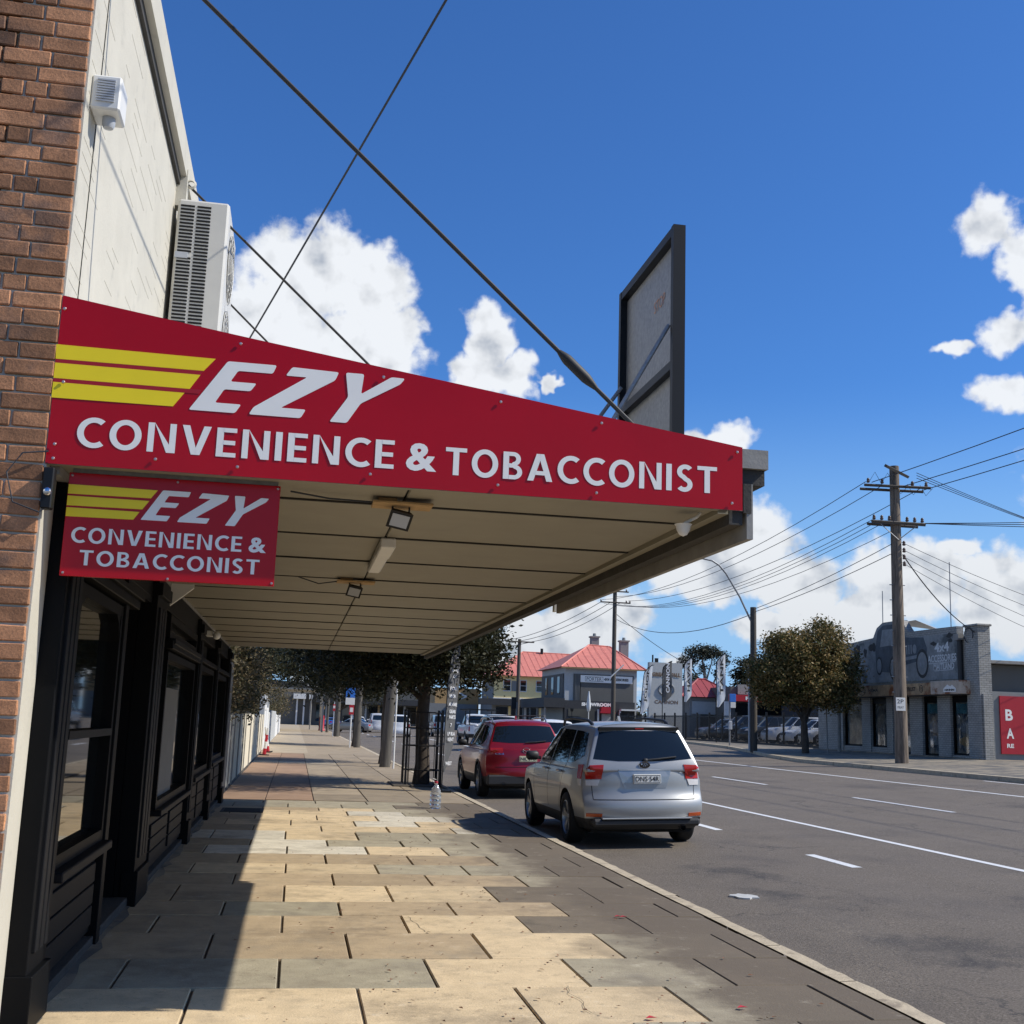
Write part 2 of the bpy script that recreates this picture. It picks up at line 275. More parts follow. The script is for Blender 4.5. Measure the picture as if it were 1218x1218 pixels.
# ------------------------------------------------------------------ object helpers
def tag(o, label=None, cat=None, group=None, kind=None):
    if label: o['label'] = label
    if cat: o['category'] = cat
    if group: o['group'] = group
    if kind: o['kind'] = kind
    return o
def thing(name, label, cat, loc=(0, 0, 0), rz=0, group=None):
    o = bpy.data.objects.new(name, None); COL.objects.link(o); o.empty_display_size = .2
    o.location = loc; o.rotation_euler = (0, 0, rz); return tag(o, label, cat, group)
def rootloc(o):
    while o.parent: o = o.parent
    return o.location
def link(name, me, parent=None, local=False, origin=None):
    o = bpy.data.objects.new(name, me); COL.objects.link(o)
    if parent is not None: o.parent = parent
    return o
class MB:
    def __init__(s): s.v = []; s.f = []; s.mi = []; s.cur = 0
    def add(s, vs, fs):
        n = len(s.v); s.v += [tuple(v) for v in vs]; s.f += [tuple(i+n for i in f) for f in fs]; s.mi += [s.cur]*len(fs); return s
    def box(s, x0, x1, y0, y1, z0, z1):
        return s.add([(x0, y0, z0), (x1, y0, z0), (x1, y1, z0), (x0, y1, z0), (x0, y0, z1), (x1, y0, z1), (x1, y1, z1), (x0, y1, z1)],
                     [(0, 3, 2, 1), (4, 5, 6, 7), (0, 1, 5, 4), (1, 2, 6, 5), (2, 3, 7, 6), (3, 0, 4, 7)])
    def bbox(s, x0, x1, y0, y1, z0, z1, b=.01):
        bm = bmesh.new(); bmesh.ops.create_cube(bm, size=1)
        for v in bm.verts: v.co = Vector(((x0+x1)/2+v.co.x*(x1-x0), (y0+y1)/2+v.co.y*(y1-y0), (z0+z1)/2+v.co.z*(z1-z0)))
        bmesh.ops.bevel(bm, geom=bm.edges[:], offset=b, segments=1, affect='EDGES'); return s.bm(bm)
    def bm(s, bm, mx=None):
        bm.verts.index_update()
        s.add([(mx @ v.co if mx else v.co) for v in bm.verts], [[v.index for v in f.verts] for f in bm.faces]); bm.free(); return s
    def prism(s, pts, axis, a, b):
        """2D outline pts extruded between a and b along axis ('x': pts=(y,z); 'y': pts=(x,z); 'z': pts=(x,y))"""
        def P(p, t): return (t, p[0], p[1]) if axis == 'x' else (p[0], t, p[1]) if axis == 'y' else (p[0], p[1], t)
        n = len(pts); vs = [P(p, a) for p in pts]+[P(p, b) for p in pts]
        return s.add(vs, [tuple(range(n))[::-1], tuple(range(n, 2*n))]+[(i, (i+1) % n, n+(i+1) % n, n+i) for i in range(n)])
    def tube(s, path, r, seg=8, cap=True):
        path = [Vector(p) for p in path]; rs = r if isinstance(r, (list, tuple)) else [r]*len(path); vs = []; fs = []
        ref = Vector((.13, .27, .95))
        for i, p in enumerate(path):
            d = (path[min(i+1, len(path)-1)]-path[max(i-1, 0)]).normalized()
            if abs(d.dot(ref)) > .97: ref = Vector((1, .1, 0))
            u = d.cross(ref).normalized(); w = d.cross(u)
            for k in range(seg):
                t = 2*math.pi*k/seg; vs.append(p+(u*math.cos(t)+w*math.sin(t))*rs[i])
        for i in range(len(path)-1):
            for k in range(seg): fs.append((i*seg+k, i*seg+(k+1) % seg, (i+1)*seg+(k+1) % seg, (i+1)*seg+k))
        if cap: fs += [tuple(range(seg))[::-1], tuple(range((len(path)-1)*seg, len(path)*seg))]
        return s.add(vs, fs)
    def lathe(s, prof, c, axis='z', seg=24):
        """prof = (radius, height) pairs"""
        vs = []; fs = []
        for (r, h) in prof:
            for k in range(seg):
                t = 2*math.pi*k/seg; a, b = r*math.cos(t), r*math.sin(t)
                vs.append((c[0]+a, c[1]+b, c[2]+h) if axis == 'z' else (c[0]+h, c[1]+a, c[2]+b) if axis == 'x' else (c[0]+a, c[1]+h, c[2]+b))
        for i in range(len(prof)-1):
            for k in range(seg): fs.append((i*seg+k, i*seg+(k+1) % seg, (i+1)*seg+(k+1) % seg, (i+1)*seg+k))
        return s.add(vs, fs)
    def ell(s, c, r, seg=12, rings=8):
        bm = bmesh.new(); bmesh.ops.create_uvsphere(bm, u_segments=seg, v_segments=rings, radius=1)
        return s.bm(bm, Matrix.Translation(Vector(c)) @ Matrix.Diagonal((r[0], r[1], r[2], 1)))
    def mesh(s, name, mats, off=(0, 0, 0), smooth=None):
        me = bpy.data.meshes.new(name); ox, oy, oz = off
        me.from_pydata([(x-ox, y-oy, z-oz) for x, y, z in s.v], [], s.f)
        for m in (mats if isinstance(mats, (list, tuple)) else [mats]): me.materials.append(m)
        if any(s.mi): me.polygons.foreach_set('material_index', s.mi)
        bm = bmesh.new(); bm.from_mesh(me); bmesh.ops.recalc_face_normals(bm, faces=bm.faces); bm.to_mesh(me); bm.free()
        if smooth is not None:
            me.polygons.foreach_set('use_smooth', [True]*len(me.polygons)); me.set_sharp_from_angle(angle=R(smooth))
        me.update(); return me
    def build(s, name, mats, parent=None, local=False, smooth=None, origin=None):
        """geometry is in world coordinates unless local; top-level objects get their origin at origin"""
        off = (0, 0, 0)
        if parent is not None and not local: off = tuple(rootloc(parent))
        if parent is None and origin is not None: off = origin
        o = link(name, s.mesh(name, mats, off, smooth), parent)
        if parent is None and origin is not None: o.location = origin
        return o
def struct(name, mb, m, **k): return tag(mb.build(name, m, **k), kind='structure')
def copy_tree(o, parent=None):
    c = o.copy(); COL.objects.link(c); c.parent = parent
    for ch in list(o.children): copy_tree(ch, c)
    return c
DG = None
def text(body, x0, x1, z0, z1, place, name, m, parent, local=False, shear=0, bold=.0, depth=.002, fit=True, spacing=1.0):
    """flat lettering fitted in the box x0..x1, z0..z1 of a plane; place(u, v, w) -> 3D"""
    cu = bpy.data.curves.new('t', 'FONT'); cu.body = body; cu.size = 1; cu.shear = shear; cu.offset = bold; cu.extrude = .0; cu.resolution_u = 3
    cu.space_character = spacing
    o = bpy.data.objects.new('t', cu); COL.objects.link(o)
    dg = bpy.context.evaluated_depsgraph_get(); me = bpy.data.meshes.new_from_object(o.evaluated_get(dg))
    vs = [v.co.copy() for v in me.vertices]; fs = [tuple(p.vertices) for p in me.polygons]
    bpy.data.objects.remove(o); bpy.data.curves.remove(cu); bpy.data.meshes.remove(me)
    ax = min(v.x for v in vs); bx = max(v.x for v in vs); ay = min(v.y for v in vs); by = max(v.y for v in vs)
    sx = (x1-x0)/(bx-ax); sz = (z1-z0)/(by-ay)
    mb = MB(); mb.add([place(x0+(v.x-ax)*sx, z0+(v.y-ay)*sz, depth) for v in vs], fs)
    return mb.build(name, m, parent, local)
def poly(pts, place, d0, d1, mb=None):
    """extruded outline in a plane"""
    mb = mb or MB(); n = len(pts)
    mb.add([place(u, v, d1) for u, v in pts]+[place(u, v, d0) for u, v in pts],
           [tuple(range(n)), tuple(range(n, 2*n))[::-1]]+[(i, (i+1) % n, n+(i+1) % n, n+i) for i in range(n)])
    return mb
def faceY(Y): return lambda u, v, w: (u, Y-w, v)           # plane facing -Y (towards the camera)
def faceXm(X): return lambda u, v, w: (X-w, u, v)          # plane facing -X, u = Y
def lerp(a, b, t): return a+(b-a)*t
def interp(tab, x):
    if x <= tab[0][0]: return tab[0][1]
    for (a, va), (b, vb) in zip(tab, tab[1:]):
        if x <= b: return lerp(va, vb, (x-a)/(b-a))
    return tab[-1][1]
# ground heights
KERBX = 3.39
FARK = [(-60, 19.3), (43, 19.3), (49, 20.4), (55, 22.0), (62, 23.6), (73, 25.2), (85, 25.0), (110, 22.6), (150, 20.5), (600, 20.5)]
def roadz(x): return -.13+.03*(x-3.4)
def verge(x): return min(roadz(x)+.13, .70)

def _ribbon(pts, w, closed=False):
    n = len(pts); L = []; Rr = []
    for i in range(n):
        a = pts[(i-1) % n] if closed or i else pts[i]; b = pts[(i+1) % n] if closed or i < n-1 else pts[i]
        dx, dy = b[0]-a[0], b[1]-a[1]; q = math.hypot(dx, dy) or 1; L.append((pts[i][0]-dy/q*w/2, pts[i][1]+dx/q*w/2)); Rr.append((pts[i][0]+dy/q*w/2, pts[i][1]-dx/q*w/2))
    k = n if closed else n-1
    return [[L[i], L[(i+1) % n], Rr[(i+1) % n], Rr[i]] for i in range(k)]
def _arc(cx, cy, rx, ry, a0, a1, n=22): return [(cx+rx*math.cos(R(lerp(a0, a1, k/n))), cy+ry*math.sin(R(lerp(a0, a1, k/n)))) for k in range(n+1)]
def _rc(x0, x1, y0, y1): return [[(x0, y0), (x1, y0), (x1, y1), (x0, y1)]]
def glyph(c, w=.182, hw=.148):
    """sign-writer's humanist capitals, height 1; returns stroke groups and advance width"""
    h = w/2
    if c == 'I': return [_rc(0, w, 0, 1)], w
    if c == 'E': return [_rc(0, w, 0, 1), _rc(w, .53, 0, hw), _rc(w, .50, .42, .42+hw), _rc(w, .53, 1-hw, 1)], .53
    if c == 'T': return [_rc(0, .66, 1-hw, 1), _rc(.33-h, .33+h, 0, 1-hw)], .66
    if c == 'N': return [_rc(0, w*.92, 0, 1), _rc(.74-w*.92, .74, 0, 1), [[(w*.92, 1), (0.16, 1), (.74-w*.92-.06, 0), (.74-w*.92, 0), (.74-w*.92, .28), (w*.92, 1)]]], .74
    if c == 'V': return [[[(0, 1), (w*1.08, 1), (.385, .24), (.385, 0), (.27, 0)]], [[(.77, 1), (.77-w*1.08, 1), (.385, .24), (.385, 0), (.50, 0)]]], .77
    if c == 'A': return [[[(0, 0), (w*1.05, 0), (.40, .76), (.40, 1), (.28, 1)]], [[(.80, 0), (.80-w*1.05, 0), (.40, .76), (.40, 1), (.52, 1)]], _rc(.245, .555, .22, .22+hw)], .80
    if c == 'O': return [_ribbon([(.42+(.42-h)*math.cos(k*math.pi/18), .5+(.5+.015-h*.9)*math.sin(k*math.pi/18)) for k in range(36)], w*.96, True)], .84
    if c == 'C': return [_ribbon(_arc(.44, .5, .44-h, .5+.015-h*.9, 52, 308, 26), w*.96)], .68
    if c == 'B': return [_rc(0, w, 0, 1), _ribbon([(w, 1-hw/2), (.30, 1-hw/2)]+_arc(.32, .745, .16, .255-hw/2, 80, -80, 12)+[(.30, .5), (w, .5)], hw), _ribbon([(w, .5), (.33, .5)]+_arc(.34, .27, .19, .27-hw/2, 80, -80, 12)+[(.33, hw/2), (w, hw/2)], hw*1.03)], .62
    if c == 'S': return [_ribbon(_arc(.30, .735, .195, .265-hw*.45, 35, 250, 16)+_arc(.265, .265, .195, .265-hw*.45, 72, -145, 16), w*.92)], .55
def sign_letters(body, x0, x1, z0, z1, place, m, par, gap=.155, depth=.0022):
    G = [glyph(c) for c in body]; tot = sum(a for _, a in G)+gap*(len(G)-1); sx = (x1-x0)/tot; sz = z1-z0; x = 0
    for strokes, adv in G:
        mb = MB(); 
        for q, st in enumerate(strokes):
            for f in st: mb.add([place(x0+(x+u)*sx, z0+v*sz, depth+.00025*q) for u, v in f], [tuple(range(len(f)))])
        mb.build('letter', m, par); x += adv+gap
# ================================================================== ground, road, footpath
gmb = MB(); gmb.add([(-1500, -600, -.5), (3000, -600, -.5), (3000, 3000, -.5), (-1500, 3000, -.5)], [(0, 1, 2, 3)])
struct('ground', gmb, M['grass'])
rb = MB(); XS = [3.50, 5, 8, 12, 16]
for i in range(len(FARK)-1):
    (y0, k0), (y1, k1) = FARK[i], FARK[i+1]
    a = [(x, y0, roadz(x)) for x in XS+[k0]]; b = [(x, y1, roadz(x)) for x in XS+[k1]]
    for j in range(len(a)-1): rb.add([a[j], a[j+1], b[j+1], b[j]], [(0, 1, 2, 3)])
struct('road', rb, M['asphalt'])
# painted lines, 4 mm above the asphalt
def stripe(x, y0, y1, w=.12, sag=0):
    mb = MB(); n = max(1, int((y1-y0)/3))
    for k in range(n):
        a, b = lerp(y0, y1, k/n), lerp(y0, y1, (k+1)/n)
        mb.add([(x-w/2, a, roadz(x-w/2)+.004), (x+w/2, a, roadz(x+w/2)+.004), (x+w/2, b, roadz(x+w/2)+.004), (x-w/2, b, roadz(x-w/2)+.004)], [(0, 1, 2, 3)])
    struct('road_marking', mb, M['paint_line'])
stripe(8.32, 4, 60, .11); stripe(6.56, 13.05, 14.35, .13); stripe(6.56, 17.6, 19.1, .13); stripe(6.56, 22.5, 24, .13); stripe(6.56, 27, 28.5, .13)
stripe(6.56, 4.5, 6, .13); stripe(12.1, 20.2, 24.2, .11); stripe(12.1, 11, 15, .11); stripe(12.1, 29, 33, .11); stripe(12.1, 38, 42, .11); stripe(12.1, 50, 54, .11)
stripe(16.0, 6, 60, .13); stripe(18.9, 6, 30, .1)
for k in range(9): stripe(6.6, 52+k*9, 55+k*9, .15); stripe(9.9, 56+k*9, 60+k*9, .15)
# far verge and footpath of the other side with its kerb
vb = MB(); kb = MB()
for i in range(len(FARK)-1):
    (y0, k0), (y1, k1) = FARK[i], FARK[i+1]
    if y0 < -50: y0 = -60
    a = [(x, y0, z) for x, z in ((k0+.15, verge(k0+.15)), (25.9, .68), (29, .70), (400, .70))]
    b = [(x, y1, z) for x, z in ((k1+.15, verge(k1+.15)), (25.9, .68), (29, .70), (400, .70))]
    for j in range(3): vb.add([a[j], a[j+1], b[j+1], b[j]], [(0, 1, 2, 3)])
    kb.add([(k0, y0, roadz(k0)-.05), (k0, y0, verge(k0)), (k0+.16, y0, verge(k0+.16)+.002), (k1, y1, roadz(k1)-.05), (k1, y1, verge(k1)), (k1+.16, y1, verge(k1+.16)+.002)], [(0, 1, 4, 3), (1, 2, 5, 4)])
struct('far_footpath', vb, M['concrete']); struct('far_kerb', kb, M['kerb'])

path = struct('footpath', MB().box(-1.6, 3.38, -6, 48, -.45, -.016), M['joint'])
rows = [2.74, 3.58, 4.42, 5.26, 6.10, 6.94, 7.74, 8.62, 9.37, 10.04, 10.98, 11.76, 12.52, 13.39, 14.21, 14.93, 15.96, 16.81, 17.69, 18.59, 19.42, 20.04, 20.9, 21.62]
PAL = {4: 'ssssgdd', 5: 'ggGscdd'.replace('G', 'g').replace('c', 'g'), 6: 'bbbsgdd', 7: 'bbbsddd', 8: 'bgbbddd', 9: 'bbssddd', 10: 'bbbbggd', 11: 'bssggdd', 12: 'bbbbgdd',
       13: 'bccsggd', 14: 'bcggggd', 15: 'ccsggdd', 16: 'bssscgd', 17: 'bsscsgd', 18: 'bssccgd', 19: 'bsscgdd', 20: 'bbsgddd', 21: 'ggggddd', 22: 'ggggddd'}
code = dict(s='slab_sand', b='slab_brown', g='slab_grey', c='slab_cream', d='slab_dark')
cache = {}
def slab(x0, x1, y0, y1, mk, nm='slab'):
    w, d = round(x1-x0, 3), round(y1-y0, 3); key = (w, d, mk)
    if key not in cache: cache[key] = MB().bbox(-w/2, w/2, -d/2, d/2, -.06, 0, .005).mesh(nm, M[mk])
    o = link(nm, cache[key], path); o.location = ((x0+x1)/2, (y0+y1)/2, random.uniform(-.0035, .0035)); o.rotation_euler = (random.uniform(-.003, .003), random.uniform(-.002, .002), 0)
    return o
for r in range(len(rows)-1):
    y0, y1 = rows[r], rows[r+1]; e = (-.46 if (r % 2 == 0) else -.9)
    if r >= 12: e += .03*((r*7) % 3-1)
    xs = [-1.25]+[e+.9*k for k in range(6) if -1.2 < e+.9*k < 3.25]+[3.37]
    if xs[1]+1.25 < .25: xs.pop(1)
    pal = PAL.get(r, 'ssssgdd')
    for k in range(len(xs)-1):
        c = pal[min(k, len(pal)-1)]
        gx = .016 if r < 12 else .022
        if c == 'd': gx = .007
        elif k+1 < len(pal) and pal[min(k+1, len(pal)-1)] == 'd': gx = .010
        else: gx = .016 if r < 12 else .020
        slab(xs[k]+(gx/2 if k else 0), xs[k+1]-gx/2, y0+(.003 if c != 'd' else .002), y1-(.003 if c != 'd' else .002), code[c])
y = 21.78
while y < 47:
    for k, (a, b) in enumerate([(-1.25, -.44), (-.44, .42), (.42, 1.4), (1.4, 2.4), (2.4, 3.37)]):
        if y < 27: mk = 'path_grey' if k > 1 else 'paver'
        elif 37.5 < y < 39.5: mk = 'path_cream' if k < 3 else 'path_grey'
        else: mk = 'paver' if k < 2 else 'path_grey'
        slab(a+.008, b-.008, y+.008, y+1.79, mk)
    y += 1.8
pf = MB()
for (a, b, z) in ((48, 330, 0),): pf.box(-6, .6, a, b, -.4, z)
struct('footpath_beyond', pf, M['path_cream'])
struct('footpath_edge_beyond', MB().box(.6, 3.39, 48, 330, -.4, 0), M['path_grey'])
# kerb stones
kerb = struct('kerb', MB().box(3.38, 3.54, 47, 330, -.4, .003), M['kerb'])
y = -4
while y < 47:
    L = random.choice((1.15, 1.2, 1.25, 1.3)); mb = MB(); n = 7
    pr = []
    for i in range(n):
        yy = -L/2+.006+(L-.012)*i/(n-1); j = random.uniform(-.012, .010); c = random.uniform(.005, .02)
        pr.append([(-.055, yy, .002), (.07+j-c, yy, .006), (.088+j, yy, -c), (.094+j, yy, -.2)])
    for i in range(n-1):
        for k in range(3): mb.add([pr[i][k], pr[i][k+1], pr[i+1][k+1], pr[i+1][k]], [(0, 1, 2, 3)])
    o = mb.build('kerb_stone', M['kerb'], kerb, True); o.location = (3.445, y+L/2, 0); y += L
# small square pit cover in the shade, dark grating
pc = thing('pit_cover', 'dark square pit cover set in the shaded slabs by the shop wall', 'pit cover', (-.72, 19.2, 0))
MB().box(-1.0, -.45, 18.85, 19.55, -.005, .008).build('cover_plate', M['void'], pc)
MB().box(-1.05, -.40, 18.8, 19.6, -.006, .006).build('rim', M['beam'], pc)
# bedding joints: uneven edge strip along shop wall
eb = MB(); yy = 5.8; pts = []
while yy < 21.4: pts.append((-1.13+random.uniform(-.04, .03), yy)); yy += .25
for (xa, ya), (xb, yb) in zip(pts, pts[1:]): eb.add([(-1.3, ya, .012), (xa, ya, .006), (xb, yb, .006), (-1.3, yb, .012)], [(0, 1, 2, 3)])
struct('path_edge_mortar', eb, M['concrete'])

# ================================================================== the shop at left
WX = -1.25; Y0 = 5.73; Y1 = 20.9
# --- brick side wall, brick by brick
bw = thing('brick_wall', 'weathered red brick side wall at left edge, meeting the cream facade', 'brick wall', (-2.2, Y0, 0))
MB().box(-3.4, WX-.014, Y0+.012, Y0+.3, -.3, 7.2).build('mortar_bed', M['mortar'], bw)
bm_cache = {}
def brick_mesh(kind, w, var):
    k = (kind, var)
    if k not in bm_cache:
        rnd = random.Random(var*31+len(kind)); bm = bmesh.new(); bmesh.ops.create_cube(bm, size=1)
        for v in bm.verts: v.co = Vector((v.co.x*w, v.co.y*.05, v.co.z*.0745))
        bmesh.ops.bevel(bm, geom=bm.edges[:], offset=.0045, segments=1, affect='EDGES')
        for v in bm.verts: v.co += Vector((rnd.uniform(-.0026, .0026), rnd.uniform(-.0018, .0018), rnd.uniform(-.0024, .0024)))
        bm_cache[k] = MB().bm(bm).mesh('brick', M['brick'])
    return bm_cache[k]
nb = 0; extra = MB(); course = 0.0853
for i in range(84):
    z = .04+course*i
    seq = [('full', .225)]*9
    if i % 6 == 5: seq = [('half', .105)]*20
    elif i % 6 == 2: seq = [('full', .225), ('half', .105), ('half', .105)]*3+[('full', .225)]*3
    x = WX-.010; first = True
    if i % 2: seq = [('three', .165)]+seq
    for kind, w in seq:
        if x-w < -3.35: break
        cx = x-w/2
        if z > .9 and z < 5.9 and x > -2.25:
            o = link('brick', brick_mesh(kind, w, random.randrange(4)), bw)
            o.location = (cx+2.2, .012+random.uniform(-.004, .003), z); o.rotation_euler = (0, random.uniform(-.006, .006), random.uniform(-.008, .008)); nb += 1
        else: extra.box(cx-w/2, cx+w/2, Y0-.012, Y0+.03, z-.037, z+.037)
        x -= w+.0105
tag(extra.build('brickwork', M['brick'], bw), kind='stuff')
print('bricks', nb)
# --- cream facade towards the street
fc = thing('shop_building', 'cream rendered shop facade with black timber shopfront under the awning', 'building', (WX, 12, 0))
up = MB(); up.box(WX-.35, WX, Y0+.001, Y1+.4, 2.66, 5.78); up.build('wall', M['render'], fc)
MB().box(WX-.35, WX, Y0+.001, 5.99, -.3, 2.659).build('corner_pier', M['render'], fc)
MB().box(WX-.5, WX+.075, Y0-.03, Y1+.42, 5.86, 6.10).build('coping', M['render'], fc)
MB().box(WX-.4, WX+.028, Y0+.003, Y1+.4, 5.781, 5.859).build('shadow_moulding', M['beam'], fc)  # coloured dark to stand for the shade under the coping
# rendered-over brick courses show as faint broken ridges
rg = MB(); rr = random.Random(3)
for i in range(34):
    z = 3.0+i*.0853; y = Y0+.05
    while y < 11:
        L = rr.uniform(.2, 1.2)
        if rr.random() < .6: rg.box(WX, WX+.0016, y, y+L*.6, z-.003, z+.003)
        y += L+rr.uniform(.03, .5)
tag(rg.build('render_ridges', M['render'], fc), kind='stuff')
ck = MB(); ck.box(WX, WX+.004, 6.02, 6.028, 3.2, 5.77); ck.build('panel_joint', M['soffit_gap'], fc)
# wall-mounted vent
vt = thing('wall_vent', 'small white louvred wall box with grey round outlet, high on cream wall', 'vent', (WX, 5.95, 4.7))
MB().bbox(WX, WX+.15, 5.82, 6.02, 4.55, 4.74, .01).build('casing', M['plastic_w'], vt)
lb = MB()
for k in range(9): lb.box(WX+.03, WX+.12, 5.812, 5.8205, 4.59+k*.0145, 4.598+k*.0145)
lb.build('louvre', M['plastic_g'], vt)
MB().lathe([(0, -.06), (.025, -.056), (.034, -.035), (.034, .0)], (WX+.085, 5.92, 4.55), 'z', 16).build('outlet', M['plastic_g'], vt, smooth=40)
# bracket holding the stay
bk = thing('stay_bracket', 'white iron wall bracket holding the awning stay rod on cream wall', 'bracket', (WX, 9.36, 5.6))
MB().box(WX, WX+.085, 9.30, 9.42, 5.60, 5.92).build('plate', M['render'], bk)
MB().lathe([(.028, 0), (.045, .014), (.028, .028), (.028, 0)], (WX+.11, 9.345, 5.82), 'y', 14).build('eye', M['render'], bk)
# --- air conditioner
acx = (-1.21, -.80); acy = (9.2, 10.12)
ac = thing('air_conditioner', 'large cream outdoor air conditioner unit mounted on wall above red sign', 'air conditioner', (-1.0, 9.6, 4.2))
MB().bbox(acx[0], acx[1], acy[0], acy[1], 4.2, 5.62, .02).build('casing', M['ac'], ac, smooth=30)
gl = MB()
for col_ in ((-1.185, -1.075), (-1.055, -.945)):
    for k in range(44):
        z = 4.26+k*.030
        if z > 5.1 and z < 5.16 and col_[0] < -1.1: continue
        gl.box(col_[0], col_[1], 9.196, 9.2015, z, z+.016)
gl.build('louvre_slots', M['void'], ac)
MB().box(-1.20, -1.10, 9.185, 9.2, 5.105, 5.155).build('handle', M['plastic_g'], ac)
for zc in (4.55, 5.22):
    fg = MB()
    for r in (.05, .1, .15, .2, .25, .29): fg.tube([(acx[1]+.03-.02*(r/.29)**2, 9.66+r*math.cos(t*math.pi/12), zc+r*math.sin(t*math.pi/12)) for t in range(25)], .004, 4, False)
    for t in range(12): fg.tube([(acx[1]+.03, 9.66, zc), (acx[1]+.01, 9.66+.29*math.cos(t*math.pi/6), zc+.29*math.sin(t*math.pi/6))], .004, 4, False)
    f_ = fg.build('fan_grille', M['ac'], ac)
    MB().lathe([(0, 0), (.28, 0)], (acx[1]+.002, 9.66, zc), 'x', 24).build('fan_opening', M['void'], f_)

# --- awning
AZ = 2.66; AX = 2.30
aw = thing('awning', 'cantilever shop awning with panelled soffit over the footpath', 'awning', (.5, 12, 2.66))
MB().prism([(WX+.002, 2.70), (WX+.002, 3.46), (2.26, 2.96), (2.26, 2.70)], 'y', Y0+.03, Y1).build('roof', M['sheet'], aw)
MB().box(WX+.002, 2.22, Y0+.03, Y1, AZ+.012, 2.699).build('soffit_backing', M['soffit_gap'], aw)
ys = [5.78]+[6.28+1.2*k for k in range(13)]; ys[-1] = Y1
for k in range(len(ys)-1):
    for (a, b) in ((WX+.01, .495), (.505, 2.14)):
        MB().bbox(a, b, ys[k]+.013, ys[k+1]-.013, AZ-.004+random.uniform(-.003, .003), AZ+.0115, .006).build('soffit_panel', M['soffit'], aw)
for yj in ys[1:-1]: MB().box(WX+.01, 2.138, yj-.012, yj+.012, AZ-.011, AZ+.011).build('joint_strip', M['soffit_gap'], aw)
cs = MB()
cs.box(2.141, 2.20, Y0+.04, Y1, AZ-.03, AZ+.011)
cs.build('soffit_trim', M['soffit'], aw)
MB().box(WX+.01, 2.14, 5.735, 5.779, 2.645, 2.70).build('front_trim', M['soffit'], aw)
MB().box(WX+.002, WX+.05, 5.8, Y1, AZ-.05, AZ-.006).build('wall_trim', M['greyfascia'], aw)
MB().box(2.205, 2.28, Y0+.04, Y1, 2.575, 2.80).build('edge_beam', M['beam'], aw)
MB().box(2.30, 2.335, Y0+.03, 10.4, 2.50, 2.80).build('fascia_board', M['greyfascia'], aw)
MB().box(2.282, 2.299, 10.4, Y1, 2.60, 2.80).build('fascia_board', M['beam'], aw)
MB().box(2.285, 2.31, 10.42, 10.5, 2.52, 2.64).build('bracket_tab', M['white_wall'], aw)
gt = MB().box(2.27, 2.42, Y0+.02, Y1, 2.885, 2.99); gt.build('gutter', M['greyfascia'], aw)
MB().box(2.282, 2.41, Y0+.05, Y1, 2.80, 2.884).build('gutter_board', M['beam'], aw)
MB().box(2.28, 2.325, Y0+.025, Y0+.14, 2.64, 2.80).build('burnt_timber_end', M['beam'], aw)

# --- big red fascia sign
sg = thing('fascia_sign', 'large red tapering sign above awning end, yellow stripes and white EZY lettering', 'sign', (.5, 5.72, 2.66))
top = [(-1.255, 3.49), (-.34, 3.355), (.96, 3.175), (2.262, 2.99)]
sb = MB(); n = 34; vs = []; fs = []; rn = random.Random(5)
for i in range(n+1):
    x = lerp(-1.255, 2.262, i/n); zt = interp(top, x)
    for j in range(9):
        z = lerp(2.645, zt, j/8)
        dy = .0012*math.sin(x*5.1+z*3)*math.sin(z*6+1)+.0006*math.sin(x*9+2)  # the sheet is slightly buckled
        vs.append((x, 5.722-dy*(1 if 0 < j < 8 else .3), z))
for i in range(n):
    for j in range(8): fs.append((i*9+j, (i+1)*9+j, (i+1)*9+j+1, i*9+j+1))
sb.add(vs, fs); sb.build('panel', M['signred'], sg, smooth=60)
MB().prism([(-1.256, 2.644)]+[(2.263, 2.644)]+top[::-1], 'y', 5.7265, 5.731).build('backing', M['steel'], sg)
F = faceY(5.7208)
for pts in ([(-1.262, 3.238), (-.505, 3.232), (-.558, 3.165), (-1.258, 3.165)], [(-1.258, 3.145), (-.572, 3.143), (-.618, 3.067), (-1.258, 3.068)], [(-1.258, 3.048), (-.641, 3.045), (-.69, 2.972), (-1.258, 2.970)]):
    poly(pts, F, 0, .0011).build('stripe', M['signyellow'], sg)
for (a, b) in ((3.165, 3.145), (3.068, 3.048)):
    poly([(-1.258, a), (-.56, a-.001), (-.572, b-.002), (-1.258, b)], F, 0, .0008).build('stripe_line', M['signdkred'], sg)
def rounded(pts, r=.011, k=3):
    out = []; n = len(pts)
    for i in range(n):
        p = Vector(pts[i]); a = Vector(pts[i-1]); b = Vector(pts[(i+1) % n])
        da = (a-p); db = (b-p); ra = min(r, da.length*.4); rb_ = min(r, db.length*.4)
        A = p+da.normalized()*ra; B = p+db.normalized()*rb_
        for t in range(k+1):
            s = t/k; out.append(tuple(A*(1-s)**2+p*2*s*(1-s)+B*s*s))
    return out
EE = [(-.445, 3.225), (-.205, 3.225), (-.222, 3.180), (-.392, 3.180), (-.425, 3.122), (-.298, 3.122), (-.325, 3.080), (-.452, 3.080), (-.492, 3.008), (-.365, 3.008), (-.392, 2.962), (-.615, 2.962)]
ZZ = [(-.128, 3.223), (.105, 3.216), (.088, 3.172), (-.172, 3.008), (-.048, 3.008), (-.072, 2.962), (-.325, 2.962), (-.305, 3.000), (-.052, 3.176), (-.158, 3.176)]
YY = [(.140, 3.218), (.232, 3.218), (.222, 3.112), (.372, 3.214), (.440, 3.212), (.418, 3.180), (.222, 3.062), (.158, 2.956), (.072, 2.956), (.158, 3.092)]
for L in (EE, ZZ, YY): poly(rounded(L), F, 0, .0012).build('letter', M['signwhite'], sg)
